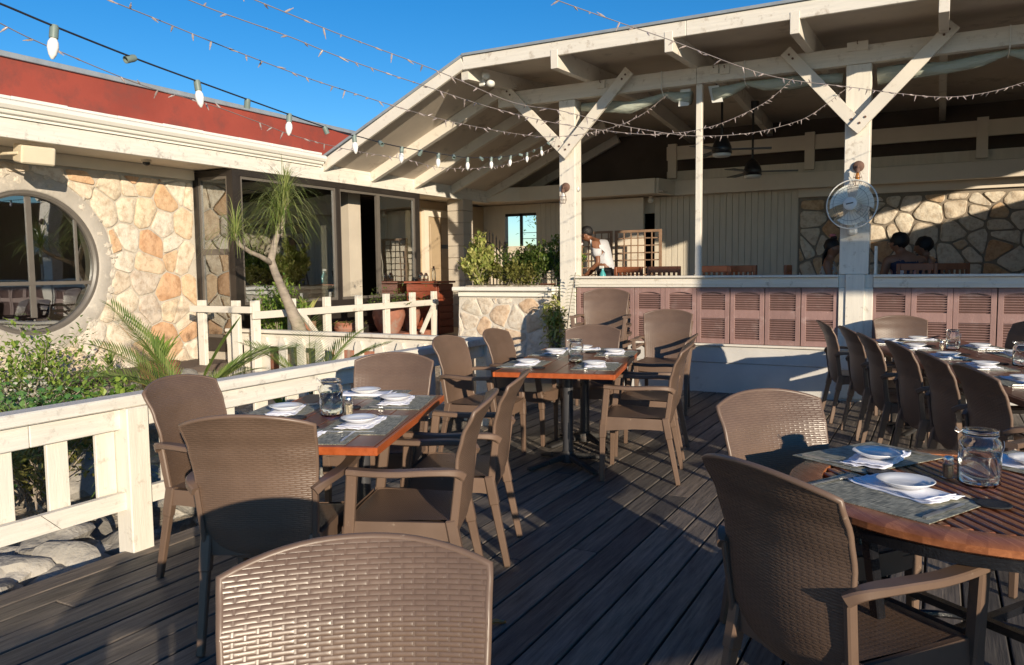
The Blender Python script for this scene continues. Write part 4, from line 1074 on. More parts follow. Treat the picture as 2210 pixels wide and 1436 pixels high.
# ------------------------------------------------------------------ plants
o=_ob(MB().sheet(lambda u,v:((u-.5)*.07,(v-.5)*.035*math.sin(PI*min(.98,max(.03,u))),.004+.012*(v-.5)**2*4+.006*math.sin(u*5)),8,4),'fallen_leaf','amber',None,True); o.location=(-1.515,2.65,.001); o.rotation_euler=(0,0,1.0); tag(o,'small dry orange leaf lying on the dark deck beside the nearest chair','leaf')
def leaf(a,p,d,L,w,up=Vector((0,0,1)),fold=.15,droop=.2,seg=2):
    d=Vector(d).normalized(); s=d.cross(up); s=s.normalized() if s.length>1e-3 else Vector((1,0,0)); nn=s.cross(d).normalized()
    o=len(a.v); P_=Vector(p)
    prof=[(0,.12),(.35,1),(.7,.75),(1,.02)] if seg==2 else [(0,.3),(.5,1),(1,.02)]
    for t_,w_ in prof:
        c=P_+d*L*t_-Vector((0,0,1))*droop*L*t_*t_
        a.v+= [tuple(c-s*w*w_/2+nn*fold*w*w_),tuple(c),tuple(c+s*w*w_/2+nn*fold*w*w_)]
    for i in range(len(prof)-1):
        k=o+3*i; a.f+=[(k,k+1,k+4,k+3),(k+1,k+2,k+5,k+4)]
def bush(name,lab,cat,c,rad,n,L,w,mat,seed,stem='bark',nst=14,group=None,clump=10,droop=.2,up=.4):
    t=thing(name,lab,cat,(c[0],c[1],c[2]-rad[2]),0,group); rr=random.Random(seed)
    a=MB(); b=MB(); base=Vector((c[0],c[1],c[2]-rad[2]))
    for k in range(nst):
        th=rr.uniform(0,2*PI); ph=rr.uniform(-.2,1)**1; q=rr.uniform(.5,1.0)
        tip=Vector(c)+Vector((rad[0]*q*math.cos(th)*math.sqrt(max(0,1-ph*ph)),rad[1]*q*math.sin(th)*math.sqrt(max(0,1-ph*ph)),rad[2]*q*ph))
        mid=(base+tip)/2+Vector((rr.uniform(-.05,.05),rr.uniform(-.05,.05),.04))
        st_=base+Vector((rr.uniform(-.3,.3)*rad[0],rr.uniform(-.3,.3)*rad[1],0))
        b.tube([st_,mid,tip],[.006,.004,.0015],5)
        for j in range(n//nst):
            f=rr.uniform(.08,1.08)**.8; p=mid.lerp(tip,f) if rr.random()<.75 else st_.lerp(mid,rr.uniform(.4,1))
            p=p+Vector((rr.gauss(0,1),rr.gauss(0,1),rr.gauss(0,1)))*.035*max(rad)*2
            d=Vector((rr.uniform(-1,1),rr.uniform(-1,1),rr.uniform(-.3,1)*1.0+up))
            leaf(a,p,d,L*rr.uniform(.6,1.25),w*rr.uniform(.7,1.2),droop=droop)
    P(b,'stems',stem,t); P(a,'foliage',mat,t,recalc=False); return t
def strapcrown(a,c,n,L,w,seed,spread=1.,upb=.6):
    rr=random.Random(seed); c=Vector(c)
    for k in range(n):
        th=rr.uniform(0,2*PI); el=rr.uniform(-.2,1.45)*1.0; Lk=L*rr.uniform(.65,1.1)
        h=Vector((math.cos(th),math.sin(th),0)); v=h*math.cos(el)*spread+Vector((0,0,math.sin(el)*upb+.15)); p=c+v*.03; g=rr.uniform(.9,1.6)
        pts=[]; q=Vector(p); vel=v.normalized()
        for s in range(8):
            pts.append(q.copy()); q=q+vel*(Lk/7); vel=(vel+Vector((0,0,-1))*(.16+.36*g*(s/7))).normalized()
        side=h.cross(Vector((0,0,1))).normalized()
        o=len(a.v)
        for s,pp in enumerate(pts):
            ww=w*(1-(s/7)**2*.9)*.5; a.v+= [tuple(pp-side*ww),tuple(pp+side*ww)]
        a.f+=[(o+2*i,o+2*i+1,o+2*i+3,o+2*i+2) for i in range(7)]
pt=thing('ponytail_palm','branched ponytail palm with drooping strap leaves in front of the bay window','tree',(-6.15,6.45,.1))
P(MB().tube([(-6.10,6.62,.0),(-6.12,6.50,.45),(-6.15,6.43,.85),(-6.15,6.28,1.12),(-6.15,6.12,1.42),(-6.15,6.07,1.55),(-6.15,6.14,1.74),(-6.15,6.22,1.94)],[.15,.11,.072,.050,.040,.040,.033,.026],10).tube([(-6.15,6.07,1.52),(-6.16,5.93,1.585),(-6.16,5.79,1.63),(-6.16,5.66,1.70),(-6.16,5.60,1.80)],[.034,.024,.022,.022,.022],8),'trunk','bark',pt,smooth=True)
a=MB()
for k,(z,n_,L_) in enumerate(((1.80,70,.55),(1.90,80,.60),(2.00,90,.62),(2.10,90,.58),(2.18,80,.50),(2.24,40,.40))): strapcrown(a,(-6.15,6.18+.03*k,z),n_,L_,.0085,30+k,1.,.75)
strapcrown(a,(-6.15,6.32,2.24),36,.42,.008,40,.35,1.3)
for k,(z,n_) in enumerate(((1.72,60),(1.80,70))): strapcrown(a,(-6.16,5.62,z),n_,.48,.0085,45+k,1.,.75)
b_=MB(); b_.tube([(-6.15,6.20,1.80),(-6.15,6.27,2.0),(-6.15,6.32,2.26)],[.032,.03,.022],8); P(b_,'crown_stem','bark',pt)
P(a,'crown','leaf_strap',pt,recalc=False)
def frond(a,b,p,d,L,seed,up=.6,lf=.22,droop=.9,n=26,w=.012):
    rr=random.Random(seed); d=Vector(d).normalized(); q=Vector(p); vel=(d+Vector((0,0,up))).normalized(); pts=[]
    N_=14
    for s in range(N_+1): pts.append(q.copy()); q=q+vel*(L/N_); vel=(vel+Vector((0,0,-1))*droop/N_).normalized()
    b.tube(pts,[.007*(1-s/(N_+2)) for s in range(N_+1)],5)
    side=d.cross(Vector((0,0,1))).normalized()
    for k in range(n):
        f=.22+.78*k/n; i=min(N_-1,int(f*N_)); c=pts[i].lerp(pts[i+1],f*N_-i); tan=(pts[i+1]-pts[i]).normalized()
        for s in (-1,1):
            dd=(tan*.75+side*s*1.0+Vector((0,0,.25))).normalized(); leaf(a,c,dd,lf*(.5+.9*math.sin(PI*min(1,f*.95)))*rr.uniform(.85,1.1),w,droop=.12,seg=1)
def palm(lab,base,specs,seed,n=24,lf=.2):
    t=thing('young_palm',lab,'palm',base); a=MB();b=MB()
    for k,(dx,dy,L,up,dr) in enumerate(specs): frond(a,b,base,(dx,dy,0),L,seed+k,up,lf,dr,n)
    P(b,'stalks','leaf_olive',t); P(a,'fronds','leaf_palm',t,recalc=False)
palm('young feathery palm with arching fronds behind the white railing',(-5.2,4.20,.30),[(-.88,-.47,1.0,.95,1.0),(.88,.47,.95,.85,.9),(-.4,-.25,1.05,2.4,.75),(.2,.2,.8,2.6,.6),(.6,.7,.8,1.5,.9),(-.9,-.2,.8,.6,.9),(-.2,-.9,.8,1.2,1.0),(.1,.9,.7,1.1,1.0),(-1,-.6,.95,1.5,.95),(.9,.7,1.0,1.3,1.0),(-.6,-.1,1.0,1.9,.8)],50,32,.235)
palm('small feathery palm in front of the picket railing',(-4.6,4.95,.38),[(-.88,-.47,.72,1.4,.8),(.88,.47,.8,1.2,.8),(-.2,.2,.7,2.6,.5),(-.6,.5,.6,1.6,.9),(.5,.1,.7,2.0,.8)],70,24,.20)
palm('wispy palm seedling at the far left behind the railing',(-4.6,2.15,.15),[(-.3,.8,.75,1.6,.9),(-.5,.3,.8,2.2,.8),(.1,1,.7,1.0,1.1)],80,20,.18)
bush('garden_bush','green and yellow bush under the round window','bush',(-6.75,3.95,.56),(.6,.75,.46),2300,.060,.028,'leaf_green',1,nst=44)
bush('garden_bush','low round leaved shrub spreading between bush and railing','bush',(-5.5,3.1,.36),(.85,.72,.32),2300,.055,.042,'leaf_blue',2,nst=50)
bush('garden_bush','brownish weedy shrub close behind the railing','bush',(-4.75,2.75,.34),(.5,.5,.30),1500,.05,.026,'leaf_olive',3,nst=34)
bush('garden_bush','leafy green shrub in front of the stone wall left of the palm','bush',(-5.1,3.45,.40),(.35,.3,.33),900,.065,.045,'leaf_green',4,nst=20)
bush('garden_bush','white flowered ground plant at the foot of the bush','bush',(-6.3,3.5,.45),(.55,.5,.2),420,.035,.03,'flower',5,nst=20)
bush('garden_bush','feathery green shrub behind the garden railing under the bay window','bush',(-6.72,6.72,.88),(.26,.50,.46),2800,.060,.024,'leaf_green',6,nst=40)
bush('planter_bush','yellow variegated shrub at the left end of the stone planter','bush',(-5.42,9.15,1.52),(.32,.26,.38),2400,.095,.040,'leaf_yellow',7,nst=34,up=.6,droop=.25)
bush('planter_bush','dense dark green shrub filling the middle of the stone planter','bush',(-4.78,9.25,1.48),(.42,.28,.34),4200,.062,.030,'leaf_dark',8,nst=60)
bush('planter_bush','fine leaved green shrub leaning on the bar post','bush',(-4.30,9.32,1.52),(.34,.22,.36),2600,.065,.024,'leaf_green',9,nst=44)
bush('planter_bush','olive tinted shrub low along the planter coping','bush',(-4.85,9.0,1.34),(.45,.15,.16),1800,.055,.030,'leaf_olive',10,nst=36)
bush('planter_bush','bright yellow green shrub climbing beside the wide post of the counter','bush',(-4.12,8.66,.80),(.13,.12,.42),420,.105,.048,'leaf_yellow',12,nst=18,droop=.5,up=.1)
t=thing('climbing_vine','slender vine with paired leaves rising past the bar post','vine',(-4.05,8.7,.0))
a=MB();b=MB()
for k,(x,y,h,tx) in enumerate(((-4.10,8.66,1.30,.02),(-4.0,8.7,1.38,.16))):
    pts=[Vector((x+tx*(s/10)**2,y,h*s/10)) for s in range(11)]; b.tube(pts,.005,5)
    for s in range(22):
        f=.35+.65*s/22; i=min(9,int(f*10)); c=pts[i].lerp(pts[i+1],f*10-i)
        for q in (-1,1): leaf(a,c,(q*1.0,rd.uniform(-.4,.4),.25),.085,.032,droop=.4)
P(b,'stems','bark',t); P(a,'foliage','leaf_green',t,recalc=False)
def potted(lab,x,y,z,r,h,kind,seed,mat='terra'):
    t=thing('potted_plant',lab,'potted plant',(x,y,z),0,'terracotta pots by the entrance')
    prof=[(0,0),(r*.6,0),(r*.85,h*.3),(r,h*.62),(r*.92,h*.86),(r*.98,h*.9),(r*.98,h),(r*.86,h),(r*.84,h*.85),(0,h*.85)]
    _ob(MB().lathe(prof,28),'pot',mat,t,'auto'); rr=random.Random(seed); a=MB()
    if kind=='agave':
        for k in range(16):
            th=rr.uniform(0,2*PI); leaf(a,(0,0,h*.85),(math.cos(th)*.5,math.sin(th)*.5,rr.uniform(.8,1.8)),rr.uniform(.35,.52),.045,droop=.25,fold=.3)
        _ob(a,'leaves','leaf_yellow' if seed%2 else 'leaf_green',t,recalc=False)
    elif kind=='dry':
        for k in range(90):
            th=rr.uniform(0,2*PI); leaf(a,(rr.gauss(0,r*.5),rr.gauss(0,r*.5),h*.85),(math.cos(th),math.sin(th),rr.uniform(.3,1.5)),rr.uniform(.08,.2),.012,droop=.5)
        _ob(a,'leaves','leaf_olive',t,recalc=False)
    elif kind=='bushy':
        for k in range(260):
            p=(rr.gauss(0,r*.8),rr.gauss(0,r*.8),h*.9+abs(rr.gauss(0,.11))); leaf(a,p,(rr.uniform(-1,1),rr.uniform(-1,1),rr.uniform(0,1)),.06,.022,droop=.3)
        _ob(a,'leaves','leaf_dark',t,recalc=False)
    return t
potted('spiky agave in a terracotta pot beside the ponytail palm trunk',-6.75,7.22,.56,.11,.26,'agave',3)
potted('low wide clay trough pot with dry trailing stems behind the garden railing',-6.75,7.95,.56,.17,.20,'dry',4)
potted('big round weathered clay pot with a leafy plant near the mahogany cabinet',-6.72,8.80,.56,.23,.40,'bushy',5)
potted('leafy plant in a clay pot in front of the mahogany cabinet',-6.72,9.30,.56,.15,.36,'bushy',6)
potted('spiky plant in a round red clay pot against the stone wall',-6.2,4.72,.28,.175,.34,'agave',8)
a=MB(); a.lathe([(0,0),(.13,0),(.15,.14),(.16,.15),(.16,.17),(0,.17)],24); o=_ob(a,'clay_pot','terra',None,'auto'); o.location=(-6.2,4.72,.11); tag(o,'upturned clay pot under the red pot of the spiky plant','pot')
t=thing('spiky_plant','broad leaved spiky green plant low behind the railing','plant',(-4.4,4.2,.3)); a=MB()
for k in range(12):
    th=rd.uniform(0,2*PI); leaf(a,(-4.55,4.55,.32),(math.cos(th)*.6,math.sin(th)*.6,1.1),.34,.045,droop=.4)
P(a,'leaves','leaf_green',t,recalc=False)
for i,(x,y,z,lab) in enumerate(((-6.9,5.05,.42,'tuft of strap leaves under the round window'),(-4.3,3.0,.2,'small grassy tuft just behind the railing'),(-6.95,4.75,.5,'yellow spotted tuft beside the window surround'))):
    t=thing('grass_tuft',lab,'plant',(x,y,z)); a=MB(); strapcrown(a,(x,y,z),40,.3,.012,90+i,.7,1.2); P(a,'leaves','leaf_palm',t,recalc=False)
# tree beyond the window opening
t=thing('background_tree','leafy tree against the sky seen through the rear opening','tree',(-8.8,19,-.9))
P(MB().tube([(-8.8,19,-.9),(-8.7,19,1),(-8.3,19.1,2.2),(-8.0,19,3.4)],[.12,.10,.07,.03],8).tube([(-8.4,19.05,1.8),(-9.0,19,2.7)],[.05,.02],6),'trunk','bark',t)
a=MB(); rr=random.Random(5)
for k in range(1500):
    c=rr.choice([(-8.3,19,2.4),(-9.2,19,2.9),(-8.0,19,3.3),(-8.8,19,1.6),(-7.8,19,1.9)]); p=Vector(c)+Vector((rr.gauss(0,.36),rr.gauss(0,.3),rr.gauss(0,.3)))
    leaf(a,p,(rr.uniform(-1,1),rr.uniform(-1,1),rr.uniform(-.5,1)),.12,.045)
P(a,'crown','leaf_green',t,recalc=False)

# ------------------------------------------------------------------ rocks beside the deck
rr=random.Random(12)
rocks=[]
spots=[]
for k in range(150):
    y=rr.uniform(-.6,5.6); x=-3.86-abs(rr.gauss(0,.42)); spots.append((x,y))
rock=None
protos=[]
for s in range(7):
    a=MB(); a.blob((0,0,0),.17,.12,.075,3,.55,1.3,s+1); 
    o=_ob(a,'limestone_rock','rock',None,'auto'); tag(o,'rough grey limestone rock piled beside the deck under the railing','rock','limestone rocks beside the deck'); protos.append(o)
for k,(x,y) in enumerate(spots):
    src=protos[k%7]
    o=src if k<7 else src.copy()
    if k>=7: COL.objects.link(o)
    sc=rr.uniform(.55,1.5); lev=rr.choice((0,0,1,1,2))
    z=gz(x,y)+.03+lev*.10*min(1,max(0,(-3.80-x)/.15))
    if x>-3.95: x=-3.95; sc*=.8
    o.location=(x,y,z); o.rotation_euler=(rr.uniform(-.3,.3),rr.uniform(-.3,.3),rr.uniform(0,6.3)); o.scale=(sc*rr.uniform(.8,1.2),sc,sc*rr.uniform(.8,1.4))
for k in range(40):
    y=rr.uniform(2.2,5.8); x=rr.uniform(-7.4,-5.2); src=protos[k%7]; o=src.copy(); COL.objects.link(o); o.data=src.data
    o['label']='pale rock half buried in the garden bed below the stone wall'; o['group']='rocks in the garden bed'
    sc=rr.uniform(.5,1.5); o.location=(x,y,gz(x,y)+.02); o.rotation_euler=(rr.uniform(-.3,.3),rr.uniform(-.3,.3),rr.uniform(0,6.3)); o.scale=(sc,sc,sc)

# ------------------------------------------------------------------ lamps, fans, speaker, cameras
def cage(x,z,lab,bulb='amber'):
    t=thing('cage_lamp',lab,'wall lamp',(x,8.93,z),0,'cage lamps on the posts'); y=8.93
    _ob(MB().lathe([(0,.0),(.056,0),(.056,.012),(.04,.028),(.018,.034),(0,.034)],24,Matrix.Rotation(PI/2,4,'X')),'back_plate','rust',t,'auto')
    _ob(MB().tube([(0,-.03,0),(0,-.07,-.005),(0,-.085,-.03)],.012,8).lathe([(.0,-.03),(.022,-.03),(.022,-.07),(0,-.07)],14,Matrix.Translation((0,-.085,0))),'arm','rust',t,'auto')
    _ob(MB().lathe([(0,-.07),(.012,-.075),(.022,-.11),(.020,-.14),(0,-.155)],16,Matrix.Translation((0,-.085,0))),'bulb',bulb,t,True)
    a=MB()
    for k in range(6):
        an=k*PI/3; a.tube([(math.cos(an)*r,-.085+math.sin(an)*r,zz) for r,zz in ((.02,-.065),(.040,-.12),(.045,-.16),(.030,-.20))],.002,5)
    for r,zz in ((.040,-.12),(.045,-.16),(.030,-.20)): a.tube([(math.cos(k*PI/10)*r,-.085+math.sin(k*PI/10)*r,zz) for k in range(20)],.002,5,closed=True)
    _ob(a,'cage','rust',t)
cage(-4.07,2.42,'rusty caged lamp on the left bar post','bulbw'); cage(-.765,2.44,'rusty caged lamp with amber bulb above the wall fan')
t=thing('junction_disc','small white disc on the side of the left bar post','fixture',(-3.95,9.02,2.40)); _ob(MB().lathe([(0,0),(.03,0),(.03,.02),(0,.025)],16,Matrix.Rotation(PI/2,4,'Y')),'cover','whiteplastic',t,True)
# wall fan
FM=Matrix.Rotation(R(-10),4,'Z')@Matrix.Rotation(R(86),4,'X')
t=thing('wall_fan','white caged oscillating fan fixed to the wide post','fan',(-.80,8.70,2.04)); 
a=MB(); Rf=.245
for k in range(3): 
    rr_,zz=((Rf,.0),(.17,.045),(.17,-.045))[k]; a=MB() if k<2 else a; a.tube([tuple(FM@Vector((rr_*math.cos(i*PI/24),rr_*math.sin(i*PI/24),zz))) for i in range(48)],(.007,.0022,.0022)[k],6,closed=True)
    if k==0: _ob(a,'cage_rim','whiteplastic',t,True)
for k in range(30):
    an=k*2*PI/30
    for s in (1,-1): a.tube([tuple(FM@Vector((r*math.cos(an+s*.25*r/Rf),r*math.sin(an+s*.25*r/Rf),s*zz))) for r,zz in ((.05,.06),(.12,.055),(.20,.035),(Rf,.0))],.0011,3,cap=False)
_ob(a,'cage','wire_dark',t)
for k in range(3):
    a=MB()
    def bl(u,v,k=k):
        an=k*2*PI/3+.5+(v-.5)*1.45*(.60+.45*u); r=.055+.155*u; return tuple(FM@Vector((r*math.cos(an),r*math.sin(an),(v-.5)*.06)))
    a.sheet(bl,6,6); _ob(a,'blade','blade',t,True)
_ob(MB().lathe([(0,.075),(.04,.074),(.065,.065),(.068,.05),(0,.05)],28,FM),'hub','whiteplastic',t,'auto')
_ob(MB().box(-.035,.035,-.006,.006,.076,.0775,FM@Matrix.Rotation(R(10),4,'Z')),'hub_strip','sash',t)
_ob(MB().lathe([(0,-.05),(.05,-.05),(.07,-.08),(.06,-.16),(0,-.18)],24,FM),'motor','whiteplastic',t,True)
_ob(MB().box(-.045,.045,.10,.23,-.30,-.16,bev=.02).box(-.03,.03,.12,.2,-.17,.0),'bracket','whiteplastic',t)
def cfan(x,y,z,lab,top):
    t=thing('ceiling_fan',lab,'ceiling fan',(x,y,z),0,'black ceiling fans in the bar')
    _ob(MB().lathe([(0,.24),(.03,.235),(.09,.17),(.125,.08),(.13,.0),(0,0)],28),'motor','black',t,True)
    _ob(MB().lathe([(0,-.045),(.10,-.04),(.118,-.02),(.118,0),(0,0)],28),'lamp_shade','whiteplastic',t,True)
    _ob(MB().tube([(0,0,.2),(0,0,top-z)],.016,8).lathe([(0,top-z),(.085,top-z),(.07,top-z-.10),(0,top-z-.11)],20),'rod','black',t,'auto')
    for k in range(3):
        an=k*2*PI/3+.2; e=Vector((math.cos(an),math.sin(an),0)); _ob(MB().bar(e*.12+Vector((0,0,.05)),e*.62+Vector((0,0,.04)),.11,.008,w2=.15),'blade','black',t)
cfan(-2.55,10.5,2.90,'nearer black ceiling fan with white light under the bar roof',3.80)
cfan(-2.42,11.8,2.74,'farther black ceiling fan with white light, lower in view',3.78)
t=thing('wall_speaker','cream box speaker on a bracket above the round window','speaker',(-7.22,4.30,2.50))
_ob(MB().box(-.09,.09,-.145,.145,-.08,.08,Matrix.Rotation(R(-8),4,'Z')@Matrix.Rotation(R(12),4,'Y'),bev=.012),'cabinet','speaker',t)
_ob(MB().box(.0905,.094,-.125,.125,-.065,.065,Matrix.Rotation(R(-8),4,'Z')@Matrix.Rotation(R(12),4,'Y')),'grille','speaker',t)
_ob(MB().tube([(0,-.145,0),(-.1,-.17,.0),(-.52,-.17,.02)],.014,8),'bracket','speaker',t)
t=thing('dome_camera','small dark dome camera under the white eave','camera',(-7.42,5.6,2.60)); _ob(MB().lathe([(0,.02),(.05,.02),(.05,-.005),(0,-.005)],20),'base','cream',t); _ob(MB().blob((0,0,-.01),.038,.038,.035,3),'dome','black',t,True)
t=thing('dome_camera','small white camera beside the dark doorway at the back of the bar','camera',(-4.33,12.95,2.56)); _ob(MB().blob((0,0,0),.05,.05,.045,3),'dome','whiteplastic',t,True); _ob(MB().box(-.03,.03,-.02,.04,.03,.07),'base','cream',t)
t=thing('flood_light','pair of small floodlights in the corner under the sloping eave','lamp',(-4.84,8.28,3.70))
_ob(MB().box(-.05,.03,-.03,.03,-.10,.06,bev=.008),'box','whiteplastic',t)
_ob(MB().blob((.07,-.06,.0),.05,.06,.045,2).blob((.12,-.04,-.09),.05,.06,.045,2),'lamp_head','whiteplastic',t,True)
for x,z in ((-2.14,3.585),(-.80,3.65),(-3.60,3.60),(-2.26,3.60)):
    t=thing('hook_plate','small white hook plate screwed to the front beam at %s'%{-2.14:'the slim post',-.80:'the wide post',-3.60:'the left brace',-2.26:'the rafter'}[x],'hook plate',(x,8.92,z),0,'hook plates on the front beam')
    _ob(MB().box(-.10 if x==-.8 else -.05,.10 if x==-.8 else .05,-.012,.01,-.045,.045,bev=.003),'plate','white',t); _ob(MB().tube([(.0,-.012,.02),(0,-.04,.02),(0,-.04,.045)],.005,6),'hook','rust',t)

# string lights -------------------------------------------------------------
def smooth3(P_,k=2):
    P_=[Vector(p) for p in P_]
    for _ in range(k): P_=[P_[0]]+[P_[i]*.5+(P_[i-1]+P_[i+1])*.25 for i in range(1,len(P_)-1)]+[P_[-1]]
    return P_
def along(C_,step,start=0):
    out=[];d=start;acc=0
    for a,b in zip(C_,C_[1:]):
        L=(b-a).length
        while acc+L>=d: out.append((a.lerp(b,(d-acc)/L),(b-a).normalized())); d+=step
        acc+=L
    return out
fl=None
def fairy(lab,pts,step,seed):
    global fl
    C_=smooth3(crom(pts,8)); t=thing('fairy_lights',lab,'string lights',tuple(C_[-1]),0,'fairy light strings over the deck')
    P(MB().tube(C_,.0022,5),'cable','cablew',t); rr=random.Random(seed); al=[(p+Vector((0,0,0)),d) for p,d in along(C_,step,.03)[-98:]]
    for p,d in al:
        if rr.random()<.07: continue
        if fl is None:
            m=MB(); m.tube([(0,0,0),(0,0,-.012),(0,0,-.028)],[.0035,.0045,.004],6).tube([(0,0,-.028),(0,0,-.045)],[.0026,.0015],6); fl=_ob(m,'fairy_bulb','fairy',None).data
            o=[x for x in bpy.data.objects if x.data==fl][0]
        else: o=bpy.data.objects.new('fairy_bulb',fl); COL.objects.link(o)
        o.parent=t; o.matrix_parent_inverse=Matrix.Translation(t.location).inverted(); o.location=p
        side=rr.choice((-1,1)) if rr.random()<.3 else 1
        o.rotation_euler=(rr.uniform(-1.3,1.3),rr.uniform(-1.3,1.3)+(PI if side<0 else 0),rr.uniform(0,6)); o.scale=(1,1,rr.uniform(.6,1.05))
SE=[(-3.069, 1.729, 2.345), (-3.089, 1.857, 2.321), (-3.137, 2.174, 2.282), (-3.18, 2.451, 2.26), (-3.235, 2.81, 2.26), (-3.295, 3.203, 2.236), (-3.347, 3.539, 2.213), (-3.441, 4.152, 2.217), (-3.562, 4.942, 2.257), (-3.65, 5.516, 2.265), (-3.808, 6.548, 2.387), (-3.974, 7.629, 2.598), (-4.132, 8.655, 2.865), (-4.16, 8.84, 3.003)]
SA=[(-2.523, 2.238, 2.544), (-2.48, 2.407, 2.524), (-2.432, 2.595, 2.499), (-2.374, 2.822, 2.47), (-2.23, 3.389, 2.411), (-2.1, 3.899, 2.339), (-1.996, 4.305, 2.352), (-1.897, 4.691, 2.344), (-1.777, 5.162, 2.348), (-1.601, 5.852, 2.387), (-1.383, 6.706, 2.514), (-1.185, 7.482, 2.698), (-1.064, 7.959, 2.858), (-0.849, 8.799, 3.239)]
SB=[(-2.571, 1.983, 2.475), (-2.544, 2.138, 2.457), (-2.522, 2.266, 2.443), (-2.467, 2.589, 2.42), (-2.418, 2.871, 2.388), (-2.327, 3.406, 2.355), (-2.243, 3.892, 2.328), (-2.125, 4.582, 2.329), (-1.954, 5.582, 2.394), (-1.853, 6.167, 2.479), (-1.784, 6.574, 2.558), (-1.679, 7.181, 2.719), (-1.523, 8.094, 3.035), (-1.402, 8.801, 3.38)]
SC=[(-2.72, 1.795, 2.444), (-2.72, 1.926, 2.426), (-2.721, 2.129, 2.411), (-2.723, 2.449, 2.386), (-2.725, 2.883, 2.361), (-2.727, 3.23, 2.352), (-2.73, 3.848, 2.345), (-2.733, 4.477, 2.362), (-2.737, 5.25, 2.413), (-2.74, 5.879, 2.488), (-2.744, 6.864, 2.686), (-2.749, 7.854, 2.972), (-2.754, 8.802, 3.362)]
SD=[(-1.571, 2.989, 2.603), (-1.49, 3.178, 2.579), (-1.356, 3.491, 2.557), (-1.184, 3.893, 2.533), (-0.968, 4.399, 2.491), (-0.795, 4.803, 2.486), (-0.491, 5.513, 2.54), (-0.326, 5.899, 2.566), (-0.001, 6.661, 2.638), (0.286, 7.331, 2.765), (0.579, 8.015, 2.944), (0.914, 8.801, 3.195)]
SF=[(-2.303, 1.131, 2.187), (-2.351, 1.328, 2.183), (-2.394, 1.509, 2.174), (-2.474, 1.841, 2.164), (-2.555, 2.177, 2.161), (-2.712, 2.83, 2.158), (-2.837, 3.351, 2.159), (-2.882, 3.537, 2.172), (-2.997, 4.015, 2.193), (-3.235, 5.003, 2.273), (-3.387, 5.637, 2.339), (-3.683, 6.865, 2.528), (-3.933, 7.907, 2.748), (-4.15, 8.84, 3.037)]
fairy('lowest fairy light string, hanging just below the large bulbs at the left',SE,.105,1)
fairy('fairy light string ending at the wide post, highest of the left ones',SA,.095,2)
fairy('fairy light string ending at the brace, between two others overhead',SB,.095,3)
fairy('fairy light string ending at the beam above the slim post',SC,.095,4)
fairy('fairy light string swooping across the right side of the bar',SD,.095,5)
C_=smooth3(crom(SF,8)); t=thing('bulb_string','string of large white pointed bulbs sweeping from top left to the bar post','string lights',tuple(C_[-1]))
P(MB().tube(C_,.0035,6),'cable','cable',t)
rr=random.Random(9); k=0
al=along(C_,.338,.051)
for p,d in al:
    full=(k%2==1) and k<22; k+=1
    an=Matrix.Translation(p)@Matrix.Scale(.9,4)@(Matrix.Rotation(rr.uniform(-.12,.12),4,'X')@Matrix.Rotation(rr.uniform(-.08,.08),4,'Y') if full else Matrix.Rotation(rr.uniform(-1.2,1.2),4,'X')@Matrix.Rotation(rr.uniform(-1.2,1.2),4,'Y'))
    s=P(MB().lathe([(0,.004),(.012,.004),(.0145,-.006),(.0145,-.040),(.011,-.040),(.010,-.012),(0,-.012)],14,an),'socket','socket',t,smooth='auto')
    if full: SP(MB().lathe([(.0,-.036),(.010,-.040),(.017,-.055),(.0185,-.072),(.013,-.095),(.005,-.110),(0,-.112)],16,an),'bulb','bulbw',s,smooth=True)

# ------------------------------------------------------------------ inside the bar
def wchair(x,y,h,lab,first_=[None]):
    if first_[0] is None:
        t=thing('wooden_chair',lab,'chair',(x,y,.45),R(h-90),'red wooden chairs inside the bar')
        _ob(MB().box(-.22,.22,-.20,.22,.42,.45,bev=.006),'seat','teakchair',t)
        a=MB(); a.box(-.22,-.18,-.24,-.20,.45,.99,bev=.004).box(.18,.22,-.24,-.20,.45,.99,bev=.004).box(-.179,.179,-.235,-.205,.91,.99,bev=.004).box(-.179,.179,-.235,-.205,.50,.54,bev=.004)
        for k in range(5): a.box(-.14+k*.065,-.11+k*.065,-.228,-.212,.54,.91)
        _ob(a,'backrest','teakchair',t)
        for sx in (-.2,.2):
            for sy in (-.22,.19): _ob(MB().box(sx-.02,sx+.02,sy-.02,sy+.02,0,.42),'leg','teakchair',t)
        first_[0]=t; return t
    return dup(first_[0],(x,y,.45),R(h-90),lab)
WCZ=.0
wchair(-3.08,9.95,90,'sunlit red wooden chair left of the slim post in the bar')
wchair(-2.45,10.05,85,'red wooden chair just right of the slim post in the bar')
wchair(-2.08,10.1,70,'turned red wooden chair right of its neighbour by the slim post')
wchair(-3.75,10.6,80,'red wooden chair in front of the lattice screens')
wchair(-1.62,11.4,0,'red wooden chair behind the woman with braids')
wchair(-.26,10.85,95,'red wooden chair behind the guest in the floral dress')
wchair(.02,11.35,120,'dark wooden chair behind the guest in navy')
wchair(.95,11.3,180,'dark wooden chair at the right frame edge inside the bar')
def btable(x,y,lab):
    t=thing('bar_table',lab,'table',(x,y,.45),0,'tables inside the bar'); _ob(MB().box(-.4,.4,-.35,.35,.72,.75,bev=.005),'tabletop','teakchair',t); _ob(MB().lathe([(0,0),(.25,0),(.25,.02),(.04,.04),(.035,.72),(0,.72)],20),'pedestal','black',t)
btable(-.95,11.5,'table inside the bar between the three seated guests'); btable(-4.9,11.0,'table the waiter is bending over'); btable(-3.1,10.6,'table inside the bar behind the sunlit wooden chair')
jar(-2.85,10.45,0,'glass jar with dark lid on the table inside the bar',r=.045,h=.15,z=1.20)
